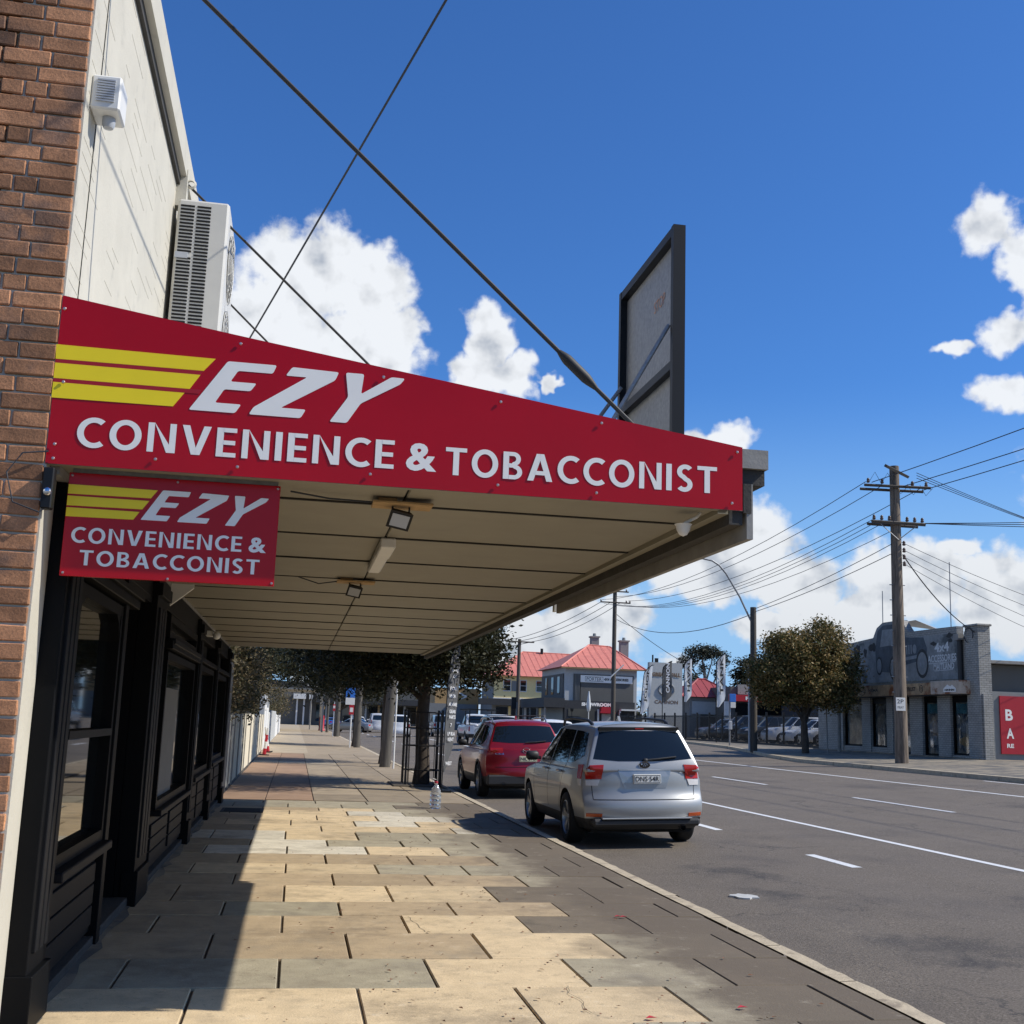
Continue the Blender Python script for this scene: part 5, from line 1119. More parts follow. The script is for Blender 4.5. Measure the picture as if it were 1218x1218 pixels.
for i in range(n+1):
    zz = lerp(.42, 3.12, i/n); a = interp([(v, u) for u, v in L_], zz); b = interp([(v, u) for u, v in R_], zz)
    for j in range(7): mb.v.append(FP(lerp(a, b, j/6), zz, .018*math.sin(j*1.4+zz*2.3)+.004))
for i in range(n):
    for j in range(6): mb.f.append((i*7+j, i*7+j+1, (i+1)*7+j+1, (i+1)*7+j))
mb.mi = [0]*len(mb.f); mb.build('cloth', M['flag_grey'], fl, smooth=60)
for w_, u0, u1, z0 in (('OT', .30, .42, 2.78), ('ARVE', .14, .42, 2.52), ('OT', .22, .36, 2.40), ('FOR', .12, .40, 2.14), ('NKOR', .10, .36, 1.98), ('ARWARE', .08, .42, 1.80), ('GEAR', .12, .38, 1.65), ('PARTS', .12, .38, 1.53), ('7', .18, .24, 1.36), ('LP BLA', .08, .38, 1.18), ('KENT', .10, .34, 1.06), ('WEST', .04, .30, .56)):
    text(w_, u0, u1, z0, z0+.075, lambda u, v, w: FP(u, v, w+.028), 'lettering', M['flag_ink'], fl, bold=.02)
# water bottle
bo_ = thing('water_bottle', 'large clear plastic water bottle with pink handle standing on the footpath', 'bottle', (2.46, 20.35, 0))
MB().lathe([(0, .004), (.085, .0), (.098, .012), (.098, .05), (.094, .06), (.098, .07), (.098, .12), (.094, .13), (.098, .14), (.098, .20), (.094, .21), (.098, .22), (.085, .30), (.05, .37), (.028, .40), (.028, .43), (0, .43)], (2.46, 20.35, 0), 'z', 20).build('bottle_body', M['water'], bo_, smooth=40)
MB().lathe([(0, .46), (.032, .455), (.032, .425), (0, .425)], (2.46, 20.35, 0), 'z', 14).build('cap', M['petal'], bo_); MB().tube([(2.44, 20.35, .43), (2.39, 20.35, .47), (2.40, 20.35, .50), (2.46, 20.35, .485)], .008, 6).build('handle', M['plastic_w'], bo_)
# litter: dead leaves and red petals on the slabs, pale splat on the road
lt = MB(); rr = random.Random(11)
for k in range(340):
    x = rr.triangular(-.6, 3.3, 1.6); y = 5.9+14*rr.random()**1.7; a = rr.uniform(0, 6.28); s_ = rr.uniform(.006, .022)
    c, s2_ = math.cos(a), math.sin(a); lt.add([(x-c*s_, y-s2_*s_, .008), (x+s2_*s_*.5, y-c*s_*.5, .014), (x+c*s_, y+s2_*s_, .009), (x-s2_*s_*.5, y+c*s_*.5, .010)], [(0, 1, 2, 3)])
tag(lt.build('leaf_litter', M['litter']), 'small dead brown leaves scattered over the footpath slabs', 'fallen leaves', kind='stuff')
pt = MB()
for (x, y) in ((2.62, 9.3), (2.66, 9.28), (2.5, 6.35), (1.92, 6.15)): 
    pt.add([(x-.03, y, .01), (x, y-.02, .02), (x+.035, y, .012), (x, y+.025, .018)], [(0, 1, 2, 3)])
tag(pt.build('petals', M['petal']), 'a few red petals lying on the dark kerbside slabs', 'petals', kind='stuff')
ck = MB(); rr = random.Random(4)
for (x, y) in ((1.66, 6.93), (.95, 9.3)):   # cracks in the slabs
    px, py = x, y; 
    for k in range(9):
        nx, ny = px+rr.uniform(-.025, .025), py-rr.uniform(.05, .10); ck.add([(px-.0018, py, .0045), (px+.0018, py, .0045), (nx+.0018, ny, .0045), (nx-.0018, ny, .0045)], [(0, 1, 2, 3)]); px, py = nx, ny
struct('slab_cracks', ck, M['joint'])
sp2 = MB(); cx_, cy_ = 4.42, 11.15; rr = random.Random(9); pts = [(cx_+(.13+rr.uniform(-.04, .05))*math.cos(k*.42), cy_+(.13+rr.uniform(-.05, .06))*math.sin(k*.42)) for k in range(15)]
sp2.prism(pts, 'z', roadz(4.4)-.01, roadz(4.4)+.014); struct('cement_splat', sp2, M['cement'])

# ================================================================== fence on the near footpath (left)
ff = thing('panel_fence', 'cream weathered panel fence along the footpath under the shrub', 'fence', (-1.3, 36, 0))
y = 21.4; rr = random.Random(2)
MB().box(-1.62, -1.25, 21.31, 23.6, 0, 2.45).build('end_wall', M['blackwall'], ff)
y = 23.6
while y < 50:
    w_ = rr.choice((1.1, 1.2, 1.3)); MB().bbox(-1.33+rr.uniform(-.015, .015), -1.28, y+.02, y+w_-.02, .03, 1.47+rr.uniform(-.03, .03), .008).build('panel', M['fence_panel'], ff)
    if rr.random() < .5: MB().box(-1.29, -1.25, y-.03, y+.03, 0, 1.5).build('post', M['greyfascia'], ff)
    y += w_
wf = thing('white_gate_fence', 'white wall and gate posts beyond the cream fence, near footpath', 'fence', (-1.3, 55, 0))
for k, (a, b, h) in enumerate(((50.3, 50.8, 2.3), (51.0, 53.2, 1.9), (53.4, 53.9, 2.3), (54.2, 57.5, 1.8), (57.7, 58.2, 2.1), (58.4, 64, 1.6), (64.2, 80, 1.7), (80.2, 105, 1.5))): MB().bbox(-1.5, -1.28, a, b, 0, h, .02).build('panel', M['white_wall' if k % 2 else 'pale_wall'], wf)
GB = 'red and white road barriers by the fence'
for k, (x, y, a, lab) in enumerate(((-1.05, 44.6, .08, 'nearer red and white barrier post leaning on the cream fence'), (-.98, 48.0, -.16, 'farther red and white barrier post tilted by the white gate'))):
    t = thing('barrier_post', lab, 'barrier', (x, y, 0), 0, GB); t.rotation_euler = (0, a, 0)
    for q in range(4): MB().lathe([(.0, q*.25), (.07-.008*q, q*.25), (.065-.008*q, q*.25+.249), (0, q*.25+.249)], (0, 0, 0), 'z', 10).build('band', M['brandred' if q % 2 == 0 else 'plastic_w'], t, True)
    MB().box(-.18, .18, -.18, .18, 0, .04).build('foot', M['black'], t, True)

# ================================================================== utility poles and cables across the road
def catenary(a, b, sag, r, label, group='power cables', n=14, name='power_cable'):
    a, b = Vector(a), Vector(b); pts = [tuple(a.lerp(b, t/n)+Vector((0, 0, -4*sag*(t/n)*(1-t/n)))) for t in range(n+1)]
    return tag(MB().tube(pts, r, 4).build(name, M['cable'], None, origin=pts[0]), label, 'cable', group)
def insulators(t, pts):
    for (x, y, z) in pts:
        MB().lathe([(0, 0), (.05, .0), (.07, .05), (.045, .08), (.06, .12), (.03, .17), (0, .18)], (x, y, z), 'z', 8).build('insulator', M['insul'], t)
px, py, pz = 21.17, 38.6, .53
pR = pole('tall weathered timber power pole in front of the mural shop, two crossarm levels', px, py, .235, 10.75, 'wood', pz, name='power_pole', cat='power pole', top=.72)
def arm(t, x, y, z, dx, dy, L=1.3, s=.06):
    d = Vector((dx, dy, 0)).normalized(); MB().tube([tuple(Vector((x, y, z))-d*L), tuple(Vector((x, y, z))+d*L)], s, 4).build('crossarm', M['wood_d'], t); return d
arm(pR, px, py-.2, 11.05, .75, .65, 1.1, .07); arm(pR, px, py-.22, 10.48, 1, -.1, 1.25); arm(pR, px, py+.22, 10.42, 1, -.1, 1.2); arm(pR, px, py-.22, 9.12, 1, 0, 1.05, .07); arm(pR, px, py+.22, 9.10, 1, 0, 1.0, .06)
insulators(pR, [(px+dx, py-.2, 10.55) for dx in (-1.15, -.6, .6, 1.15)]+[(px+dx, py-.2, 9.20) for dx in (-.95, -.65, -.35, .35, .65, .95)]+[(px+.2, py-.2, 8.3-.25*k) for k in range(4)])
for s_ in (-1, 1): MB().tube([(px, py-.2, 8.5), (px+s_*.75, py-.22, 9.08)], .018, 5).build('arm_brace', M['steel'], pR)
for k in range(5):
    a = k*1.1; MB().tube([(px-1.1+.5*k, py-.2, 10.6), (px-.9+.5*k, py-.25, 10.95 if k < 2 else 10.2), (px-.6+.5*k, py-.2, 10.5)], .010, 4).build('jumper_wire', M['cable'], pR)
for k in range(8): MB().box(px-.30, px+.30 if k % 2 else px, py-.02, py+.02, 3.0+k*.55, 3.03+k*.55).build('step_bolt', M['steel'], pR)
sgp = MB().bbox(20.86, 21.22, py-.27, py-.25, 2.36, 2.82, .004); ns = thing('pole_notice', 'small white parking notice fixed to the tall timber power pole', 'sign', (21.05, py-.26, 2.36))
sgp.build('plate', M['plastic_w'], ns); text('2P', 20.9, 21.15, 2.62, 2.76, faceY(py-.272), 'lettering', M['ink'], ns); text('MEAT', 20.92, 21.15, 2.44, 2.52, faceY(py-.272), 'lettering', M['ink'], ns)
# wooden pole with street-light arm
q = (21.6, 53.3, .56); pL = pole('dark wooden street-light pole with long curved arm, left of the rust-tipped tree', q[0], q[1], .17, 6.85, 'wood_d', q[2], name='street_light', cat='street light')
MB().tube([(21.5, 53.3, 6.7), (20.9, 53.3, 7.9), (20.2, 53.3, 9.0), (19.85, 53.3, 9.38), (19.5, 53.3, 9.58), (18.9, 53.3, 9.68)], .045, 8).build('light_arm', M['steel'], pL)
MB().ell((18.75, 53.3, 9.66), (.33, .12, .07), 12, 6).build('lamp_head', M['plastic_g'], pL, smooth=60)
MB().tube([(21.35, 53.25, .56), (21.35, 53.25, 4.6)], .045, 8).build('conduit', M['plastic_g'], pL)
# pole 3 and 4
X3, Y3 = 24.7, 90; p3 = pole('dark power pole in front of the red-roofed showroom, with two crossarms', X3, Y3, .19, 11.9, 'wood_d', .66, name='power_pole', cat='power pole')
arm(p3, X3, Y3-.2, 12.15, 1, .05, 1.1, .06); arm(p3, X3, Y3-.2, 11.25, 1, 0, 1.25, .06)
insulators(p3, [(X3+d, Y3-.2, 11.3) for d in (-1.2, .9, 1.2)]+[(X3+.9, Y3-.2, 12.2)])
MB().tube([(X3-.3, Y3-.25, 5.3), (X3+.75, Y3-.25, 6.3)], .05, 6).build('white_bracket', M['plastic_w'], p3)
X4, Y4 = 23.6, 125; p4_ = pole('distant dark power pole with one crossarm in front of the yellow building', X4, Y4, .22, 9.9, 'wood_d', .6, name='power_pole', cat='power pole')
arm(p4_, X4, Y4-.2, 10.2, 1, 0, 1.6, .08)
# lines
hv = ((-1.15, 10.62), (-.45, 10.55), (1.0, 10.5))
for k, (dx, z) in enumerate(hv): catenary((px+dx, py, z), (X3-1.1+k*1.1, Y3, 11.45+.3*(k == 1)), 1.0, .017, ('topmost', 'middle', 'lowest')[k]+' of the three thick upper power cables between the two tall poles', 'upper power cables')
for k, dx in enumerate((-.95, -.65, -.35, .5)): catenary((px+dx, py, 9.2), (X3-.9+k*.55, Y3, 11.3-.15), 1.3, .014, ('leftmost', 'second from left', 'third from left', 'rightmost')[k]+' of four lower cables between the two tall poles', 'lower power cables')
for k in range(2): catenary((px-.2, py, 8.35-.35*k), (21.7, 53.3, 7.35-.15*k), .12, .016, ('upper', 'lower')[k]+' of two service cables from the tall pole to the street-light pole', 'service cables to the street light')
for k, (dx, z) in enumerate(((-.9, 10.62), (.2, 10.5), (1.1, 10.45))): catenary((px+dx, py, z), (21.5+dx, -8, 10.9+.5*(k == 0)), .55, .017, ('highest', 'middle', 'lowest')[k]+' of three cables rising from the tall pole to the right edge', 'cables towards the near side')
for k in range(3): catenary((px+.9, py, 11.1-.1*k), (60, 58-2*k, 10.2-.5*k), .9, .015, ('highest', 'middle', 'lowest')[k]+' of three cables sloping down right from the top crossarm', 'cables to the right')
for k in range(3): catenary((px+.9, py, 9.2), (50, 22+2*k, 10.3-.35*k), .5, .015, ('highest', 'middle', 'lowest')[k]+' of three nearly level cables right of the lower crossarm', 'level cables to the right')
for k in range(4): catenary((px+.22, py, 8.45-.25*k), (36, 42+k, 5.5-.3*k), .35, .011, ('highest', 'second highest', 'third highest', 'lowest')[k]+' of four thin service wires sloping down right from the tall pole', 'service wires')
catenary((px+.25, py, 8.0), (26.4, 41.9, 5.55), .35, .024, 'thicker black service cable down to the mural shop pillar', 'thick service cable')
catenary((X3+.2, Y3, 10.3), (36.5, 105, 7.2), .3, .03, 'thin cable from the showroom pole down to the right', 'cables by the showroom')
catenary((X3+.2, Y3, 9.9), (21.6, 53.3, 7.1), 1.0, .02, 'sagging cable between showroom pole and street-light pole', 'cable to the street light')
for k in range(3): catenary((X3-1.1+.8*k, Y3, 11.3), (X4-1.5+k*1.5, Y4, 10.3), .5, .03, ('left', 'middle', 'right')[k]+' cable between the showroom pole and the distant crossarm pole', 'far cables')
for k in range(3): catenary((X4-1.5+k*1.5, Y4, 10.3), (8+k, 230, 12), 1, .04, ('left', 'middle', 'right')[k]+' faint cable beyond the distant crossarm pole', 'distant cables')
# ================================================================== buildings across the road
def btex(name, c1, c2, mort, bw_=.23, bh=.086, ms=.008):
    m = bpy.data.materials.new(name); m.use_nodes = True; t = m.node_tree; h = NG(t); b = t.nodes['Principled BSDF']
    geo = h.n('ShaderNodeNewGeometry'); sp = h.n('ShaderNodeSeparateXYZ'); t.links.new(geo.outputs['Position'], sp.inputs[0])
    cb_ = h.n('ShaderNodeCombineXYZ'); h.put(cb_.inputs[0], h.m('ADD', sp.outputs[0], sp.outputs[1])); h.put(cb_.inputs[1], sp.outputs[2])
    k = h.n('ShaderNodeTexBrick'); t.links.new(cb_.outputs[0], k.inputs['Vector']); k.inputs['Scale'].default_value = 1
    k.inputs['Brick Width'].default_value = bw_; k.inputs['Row Height'].default_value = bh; k.inputs['Mortar Size'].default_value = ms
    k.inputs['Color1'].default_value = c1+(1,); k.inputs['Color2'].default_value = c2+(1,); k.inputs['Mortar'].default_value = mort+(1,)
    f = h.ramp(h.noise(geo.outputs['Position'], 1.5, 5, .6), .3, .7, .85, 1.12, False); cc = h.v('SCALE', k.outputs[0]); h.put(cc.node.inputs['Scale'], f)
    h.put(b.inputs['Base Color'], cc); b.inputs['Roughness'].default_value = .75
    bp = h.n('ShaderNodeBump'); bp.inputs['Strength'].default_value = .8; bp.inputs['Distance'].default_value = .01; bp.invert = True; h.put(bp.inputs['Height'], k.outputs[1]); t.links.new(bp.outputs[0], b.inputs['Normal'])
    return m
M['shopbrick'] = btex('painted_grey_brick', (.36, .345, .31), (.30, .29, .262), (.15, .145, .135))
XM = 26.2
def fxm(X): return lambda u, v, w: (X-w, -u, v)     # faces -X, u runs towards the camera
ms = thing('mural_shop', 'grey painted brick shop with weathered off-road vehicle mural and rusty fascia', 'building', (XM, 47, .68))
wl_ = MB(); wl_.box(XM+.301, XM+.41, 42.36, 56, .6, 4.3); wl_.build('rear_mass', M['dkgrey_wall'], ms)
WN = [(51.35, 53.3, .95), (49.0, 50.5, .95), (46.95, 48.45, .72), (44.7, 45.95, .72), (41.95, 43.75, .80)]
pl = [53.3, 56.0]; edges = [(53.3, 56.0), (50.5, 51.35), (48.45, 49.0), (45.95, 46.95), (43.75, 44.7), (41.35, 41.95)]
for a, b in edges: MB().box(XM-.02, XM+.3, a, b, .66, 3.2).build('brick_pier', M['shopbrick'], ms)
for a, b, z in WN: MB().box(XM+.02, XM+.3, a, b, .66, z).build('under_window', M['shopbrick'], ms)
tealp = mat('teal_poster', (.04, .16, .19), .6, var=.5, scale=2)
for i, (a, b, z) in enumerate(WN):
    w_ = bpy.data.objects.new('window', None); COL.objects.link(w_); w_.parent = ms
    fr = MB(); fr.box(XM+.10, XM+.18, a, a+.08, z, 3.15); fr.box(XM+.10, XM+.18, b-.08, b, z, 3.15); fr.box(XM+.10, XM+.178, a+.08, b-.08, z, z+.08); fr.box(XM+.10, XM+.178, a+.08, b-.08, 2.9, 3.15); fr.build('frame', M['navy'], w_)
    MB().box(XM+.20, XM+.22, a+.08, b-.08, z+.08, 2.9).build('poster', M['poster'], w_)
    MB().box(XM+.16, XM+.165, a+.08, b-.08, z+.08, 2.9).build('glass', mat('shop_pane', (.85, .88, .9), .03, var=0, trans=1.0) if i == 0 else bpy.data.materials['shop_pane'], w_)
    if i > 2:
        MB().box(XM+.19, XM+.197, a+.1, b-.1, 2.45, 2.85).build('poster_top', tealp, w_)
        MB().ell((XM+.19, (a+b)/2, 1.9), (.012, (b-a)*.32, .25), 14, 8).build('poster_vehicle', M['mural_grey'], w_); MB().ell((XM+.19, (a+b)/2, 1.35), (.010, (b-a)*.36, .2), 14, 8).build('poster_rocks', M['ply'] if i == 4 else M['mural_grey'], w_)
MB().box(XM-.35, XM+.3, 41.6, 56, .55, .72).build('doorstep', M['concrete'], ms)
# parapet with the painted sheet, outline stepped up behind the vehicle's cab
par = [(-56, 3.75), (-56, 5.55), (-52.6, 5.80), (-50.1, 5.92), (-49.75, 6.35), (-49.2, 6.56), (-47.5, 6.55), (-46.9, 5.98), (-44.6, 5.97), (-43.1, 5.95), (-43.1, 3.75)]
poly([(u, v) for u, v in par], fxm(XM), -.30, 0).build('parapet', M['shopbrick'], ms)
sheet_ = [(-56, 3.86), (-56, 5.45), (-52.6, 5.66), (-50.15, 5.78), (-49.72, 6.30), (-49.2, 6.50), (-47.55, 6.48), (-47.1, 5.72), (-43.05, 5.66), (-43.05, 3.82)]
poly(sheet_, fxm(XM), .001, .04).build('mural_sheet', M['mural'], ms)
F = fxm(XM-.041)
rg2 = MB(); rg2.add([(XM+.35, 49.0, 6.50), (XM+.35, 46.9, 6.52), (XM+.35, 45.0, 5.95), (XM+3, 45.0, 5.90), (XM+3, 49.0, 6.3)], [(0, 1, 2, 3, 4)]); rg2.build('rear_roof', M['sheet'], ms)
def disc(u, v, ru, rv, n=20, a0=0, a1=2*math.pi): return [(u+ru*math.cos(a0+(a1-a0)*k/n), v+rv*math.sin(a0+(a1-a0)*k/n)) for k in range(n)]
mu = bpy.data.objects.new('painted_vehicle', None); COL.objects.link(mu); mu.parent = ms
def paint(pts, m, d, nm): poly(pts, F, 0, d).build(nm, M[m], mu)
paint([(-49.75, 4.35), (-49.85, 5.3), (-49.6, 6.2), (-49.1, 6.42), (-47.7, 6.4), (-47.2, 5.75), (-45.6, 5.65), (-45.35, 5.2), (-45.4, 4.75), (-46.2, 4.65), (-47.6, 4.5), (-48.3, 4.25)], 'mural_blue', .004, 'body')
paint([(-49.4, 5.45), (-49.15, 6.22), (-47.85, 6.2), (-47.5, 5.5)], 'mural_grey', .008, 'windscreen')
for u in (-47.6, -46.35): paint(disc(u, 5.2, .16, .2), 'mural_grey', .009, 'headlight')
for k in range(4): paint([(-47.25+.19*k, 5.0), (-47.25+.19*k, 5.4), (-47.15+.19*k, 5.4), (-47.15+.19*k, 5.0)], 'mural_grey', .009, 'grille_slot')
paint([(-47.5, 4.72), (-47.5, 4.86), (-46.1, 4.94), (-46.1, 4.80)], 'mural_grey', .009, 'bumper')
for (u, v, a, b) in ((-48.15, 4.45, .42, .55), (-45.75, 4.55, .50, .62), (-49.5, 4.6, .28, .42)):
    paint(disc(u, v, a, b), 'stain', .010, 'wheel'); paint(disc(u, v, a*.78, b*.78), 'mural', .013, 'tyre_side'); paint(disc(u, v, a*.4, b*.4), 'mural_grey', .015, 'hub')
for k in range(26):
    rr = random.Random(k*7+1); u = rr.uniform(-52, -43.2); hh = rr.uniform(.08, .25); v = (5.62 if u > -47 else 5.5)-rr.uniform(0, .3)
    if -49.8 < u < -45.4: continue
    paint([(u+rr.uniform(.12, .3)*math.cos(a*.7), v+hh*rr.uniform(.6, 1.2)*math.sin(a*.7)) for a in range(9)], 'stain', .003+.0002*k, 'mildew_patch')
lm = mat('faded_sign_letters', (.62, .63, .62), .8, var=.2, scale=5)
text('4x4', -44.75, -43.65, 4.97, 5.36, F, 'lettering', lm, ms, bold=.03); text('ACCESSORIES', -45.3, -43.12, 4.56, 4.86, F, 'lettering', lm, ms, bold=.02); text('MAITLAND', -44.85, -43.3, 4.24, 4.50, F, 'lettering', lm, ms, bold=.02)
poly([(-45.3, 4.50), (-43.2, 4.52), (-43.2, 4.545), (-45.3, 4.525)], F, 0, .004).build('underline', lm, ms); poly([(-44.8, 4.19), (-43.4, 4.20), (-43.4, 4.22), (-44.8, 4.21)], F, 0, .004).build('underline', lm, ms)
poly([(-52.6, 4.42), (-52.6, 4.72), (-51.0, 4.72), (-51.0, 4.42)], F, 0, .004).build('logo_bar', M['ink'], ms); text('MUDDER', -52.4, -51.2, 4.50, 4.64, lambda u, v, w: F(u, v, w+.004), 'lettering', lm, ms, bold=.03)
poly([(-52.4, 4.74), (-52.1, 5.05), (-51.9, 4.9), (-51.75, 5.1), (-51.3, 4.74)], F, 0, .004).build('logo_peak', M['ink'], ms)
# rusty fascia
MB().bbox(XM-.50, XM-.001, 44.35, 56, 3.20, 3.70, .02).build('fascia', M['rust'], ms)
MB().bbox(XM-.52, XM-.001, 42.1, 44.345, 3.20, 3.74, .02).build('fascia_end', mat('pale_rusty_fascia', (.52, .42, .32), .85, var=.2, scale=3, col2=(.24, .09, .035), c2scale=1.8, c2lo=.5, c2hi=.62), ms)  # end length of the same fascia in a paler rusty colour
MB().box(XM-.49, XM, 42.15, 56, 3.17, 3.199).build('fascia_soffit', M['beam'], ms)
F2 = fxm(XM-.503)
text('TRUST', -46.3, -45.55, 3.36, 3.54, F2, 'lettering', M['ink'], ms, bold=.04); text('A', -51.45, -51.15, 3.33, 3.57, F2, 'lettering', M['ink'], ms, bold=.02)
text('SAFARI', -50.9, -49.95, 3.38, 3.52, F2, 'lettering', M['ink'], ms, bold=.01); text('HEMA', -49.7, -48.8, 3.40, 3.54, F2, 'lettering', M['ink'], ms, bold=.02)
rn_ = MB(); rn_.tube([F2(-45.1+.13*math.cos(k*.524), 3.45+.15*math.sin(k*.524), .004) for k in range(13)], .014, 4, False); rn_.build('ring_mark', M['ink'], ms)
text('?', -45.16, -45.05, 3.38, 3.52, F2, 'lettering', M['ink'], ms)
F3 = fxm(XM-.523); poly([(-43.35, 3.28), (-43.35, 3.42), (-43.05, 3.58), (-42.85, 3.5), (-42.7, 3.56), (-42.45, 3.42), (-42.45, 3.28)], F3, 0, .004).build('logo', M['signwhite'], ms); text('NNNN', -43.25, -42.55, 3.32, 3.40, lambda u, v, w: F3(u, v, w+.004), 'lettering', M['ink'], ms, bold=.06)
# corner pillar, pipe and cable junction
MB().box(XM-.10, XM+.42, 41.45, 42.35, .62, 5.84).build('corner_pillar', M['shopbrick'], ms); MB().bbox(XM-.16, XM+.48, 41.38, 42.42, 5.841, 5.93, .02).build('pillar_cap', M['shopbrick'], ms)
MB().box(XM-.02, XM+.25, 42.36, 43.09, 3.75, 5.5).build('recess', M['shopbrick'], ms)
MB().tube([(XM-.12, 42.72, 3.75), (XM-.12, 42.72, 5.35)], .11, 10).build('drain_pipe', M['cladding'], ms); MB().box(XM-.28, XM-.03, 42.55, 42.9, 5.36, 5.6).build('rain_head', M['greyfascia'], ms)
hoop = MB(); hoop.tube([(XM-.16, 42.0+.30*math.cos(k*.4), 5.5+.30*math.sin(k*.4)) for k in range(-3, 10)], .02, 5); hoop.build('cable_loop', M['cable'], ms)
for k, (x, y, h, z) in enumerate(((26.9, 50.5, 3.2, 5.0), (28.3, 47.0, 4.6, 4.6))):
    tag(MB().tube([(x, y, z), (x+.03, y, z+h)], .022, 5).build('roof_antenna', M['steel'], None, origin=(x, y, z)), ('thin radio antenna on mural shop roof, nearer the leafy tree', 'taller thin radio antenna on mural shop roof right of the tall pole')[k], 'antenna')
# neighbour with the red panel
nb_ = thing('neighbour_building', 'dark grey building at right edge with a red advertising panel', 'building', (30, 42, .7))
MB().box(26.63, 38, 42.6, 54, .6, 4.42).build('wall', M['dkgrey_wall'], nb_); MB().box(26.65, 38, 42.3, 42.599, .6, 3.35).build('lower_wall', M['grey_wall'], nb_)
MB().bbox(26.64, 38, 42.15, 54, 4.45, 4.58, .01).build('roof_edge', M['greyfascia'], nb_)
MB().box(27.44, 29.4, 42.24, 42.295, .92, 3.18).build('red_panel', M['brandred'], nb_)
F4 = faceY(42.238); text('B', 27.66, 27.98, 2.22, 2.66, F4, 'lettering', M['signwhite'], nb_, bold=.03); text('A', 27.68, 28.0, 1.52, 1.92, F4, 'lettering', M['signwhite'], nb_, bold=.03); text('RE', 27.68, 27.98, 1.16, 1.32, F4, 'lettering', M['signwhite'], nb_, bold=.03)

def block(nm, x0, x1, y0, y1, z0, z1, m, par): return MB().box(x0, x1, y0, y1, z0, z1).build(nm, M[m], par)
def hip(nm, x0, x1, y0, y1, z, ridge, m, par, mm=None):
    (ax, ay, az_), (bx, by, bz_) = ridge
    mb = MB(); mb.add([(x0, y0, z), (x1, y0, z), (x1, y1, z), (x0, y1, z), (ax, ay, az_), (bx, by, bz_)], [(0, 1, 5, 4), (1, 2, 5), (2, 3, 4, 5), (3, 0, 4), (0, 3, 2, 1)])
    o = mb.build(nm, M[m], par)
    for a, b in ((( x0, y0, z), ridge[0]), ((x1, y0, z), ridge[1]), (ridge[0], ridge[1])): MB().tube([a, b], .09, 5).build('ridge_cap', M[m], o)
    # corrugation ribs on the front slope
    rb_ = MB(); n = int((x1-x0)/.75)
    for k in range(1, n):
        x = lerp(x0, x1, k/n); t = 1 if ax <= x <= bx else (x-x0)/(ax-x0) if x < ax else (x1-x)/(x1-bx)
        rb_.tube([(x, y0, z+.02), (x, lerp(y0, ay, t), lerp(z, az_, t)+.02)], .018, 3)
    tag(rb_.build('roof_rib', M[m], o), kind='stuff'); return o
def bwin(par, x0, x1, z0, z1, Y, m='glass', fm='white_wall'):
    w_ = MB(); w_.box(x0-.08, x1+.08, Y-.06, Y-.005, z0-.10, z0); w_.box(x0-.08, x1+.08, Y-.06, Y-.005, z1, z1+.08); w_.box(x0-.08, x0, Y-.06, Y-.005, z0, z1); w_.box(x1, x1+.08, Y-.06, Y-.005, z0, z1); w_.box(x0, x1, Y-.055, Y-.006, (z0+z1)/2-.03, (z0+z1)/2+.03)
    o = w_.build('window', M[fm], par); MB().box(x0, x1, Y-.03, Y-.012, z0, z1).build('pane', M[m], o); return o
# red-roofed showroom
rs_ = thing('showroom_building', 'two-storey grey showroom with faded red hip roof and two chimneys', 'building', (29, 112, .7))
block('wall', 25.4, 32.6, 110.2, 121, .4, 6.94, 'pale_wall', rs_)
block('dark_panel', 26.25, 32.25, 110.1, 110.195, 3.78, 6.35, 'dkgrey_wall', rs_)
for k in range(7): block('panel_rib', 26.4+k*.13 if k < 4 else 26.9, 26.43+k*.13 if k < 4 else 26.93, 110.05, 110.099, 3.8, 6.3, 'grey_wall', rs_)
block('side_panel', 25.31, 25.395, 110.6, 120.7, 3.78, 6.35, 'dkgrey_wall', rs_)
for k in range(3): block('side_window', 25.27, 25.305, 112+k*2.8, 113+k*2.8, 4.4, 6.1, 'glass', rs_)
hip('roof', 24.85, 33.35, 109.6, 121.6, 6.96, ((29.05, 115.6, 9.55), (31.3, 115.6, 9.45)), 'roofred', rs_)
block('gutter', 24.9, 33.3, 109.62, 109.75, 6.84, 6.955, 'ply', rs_)
for (a, b, z) in ((29.85, 30.65, 10.85), (33.0, 33.85, 10.55)):
    c_ = block('chimney', a, b, 117.6, 118.4, 7.2, z-.35, 'grey_wall', rs_)
    MB().box(a-.1, b+.1, 117.5, 118.5, z-.349, z-.2).build('chimney_cap', M['greyfascia'], c_); MB().lathe([(.2, 0), (.16, .3)], ((a+b)/2, 118, z-.2), 'z', 10).build('chimney_pot', M['grey_wall'], c_)
sg2 = block('shop_sign', 26.9, 32.1, 110.0, 110.045, 5.56, 6.24, 'signwhite', rs_)
Fs = faceY(109.998); text('PORTER', 27.5, 29.0, 5.72, 6.06, Fs, 'lettering', M['ink'], sg2); text('4X4 ACCESSORIES', 29.25, 31.7, 5.78, 6.04, Fs, 'lettering', M['ink'], sg2, bold=.05)
bx_ = MB()
for q in ((27.35, 29.15, 6.10, 6.13), (27.35, 29.15, 5.66, 5.69), (27.35, 27.38, 5.691, 6.099), (29.12, 29.15, 5.691, 6.099)): poly([(q[0], q[2]), (q[1], q[2]), (q[1], q[3]), (q[0], q[3])], Fs, 0, .004, bx_)
bx_.build('sign_box_line', M['ink'], sg2)
block('ground_floor', 25.25, 32.2, 109.4, 110.19, .4, 3.77, 'blackwall', rs_); block('veranda', 23.2, 25.24, 109.4, 121, 3.05, 3.95, 'blackwall', rs_)
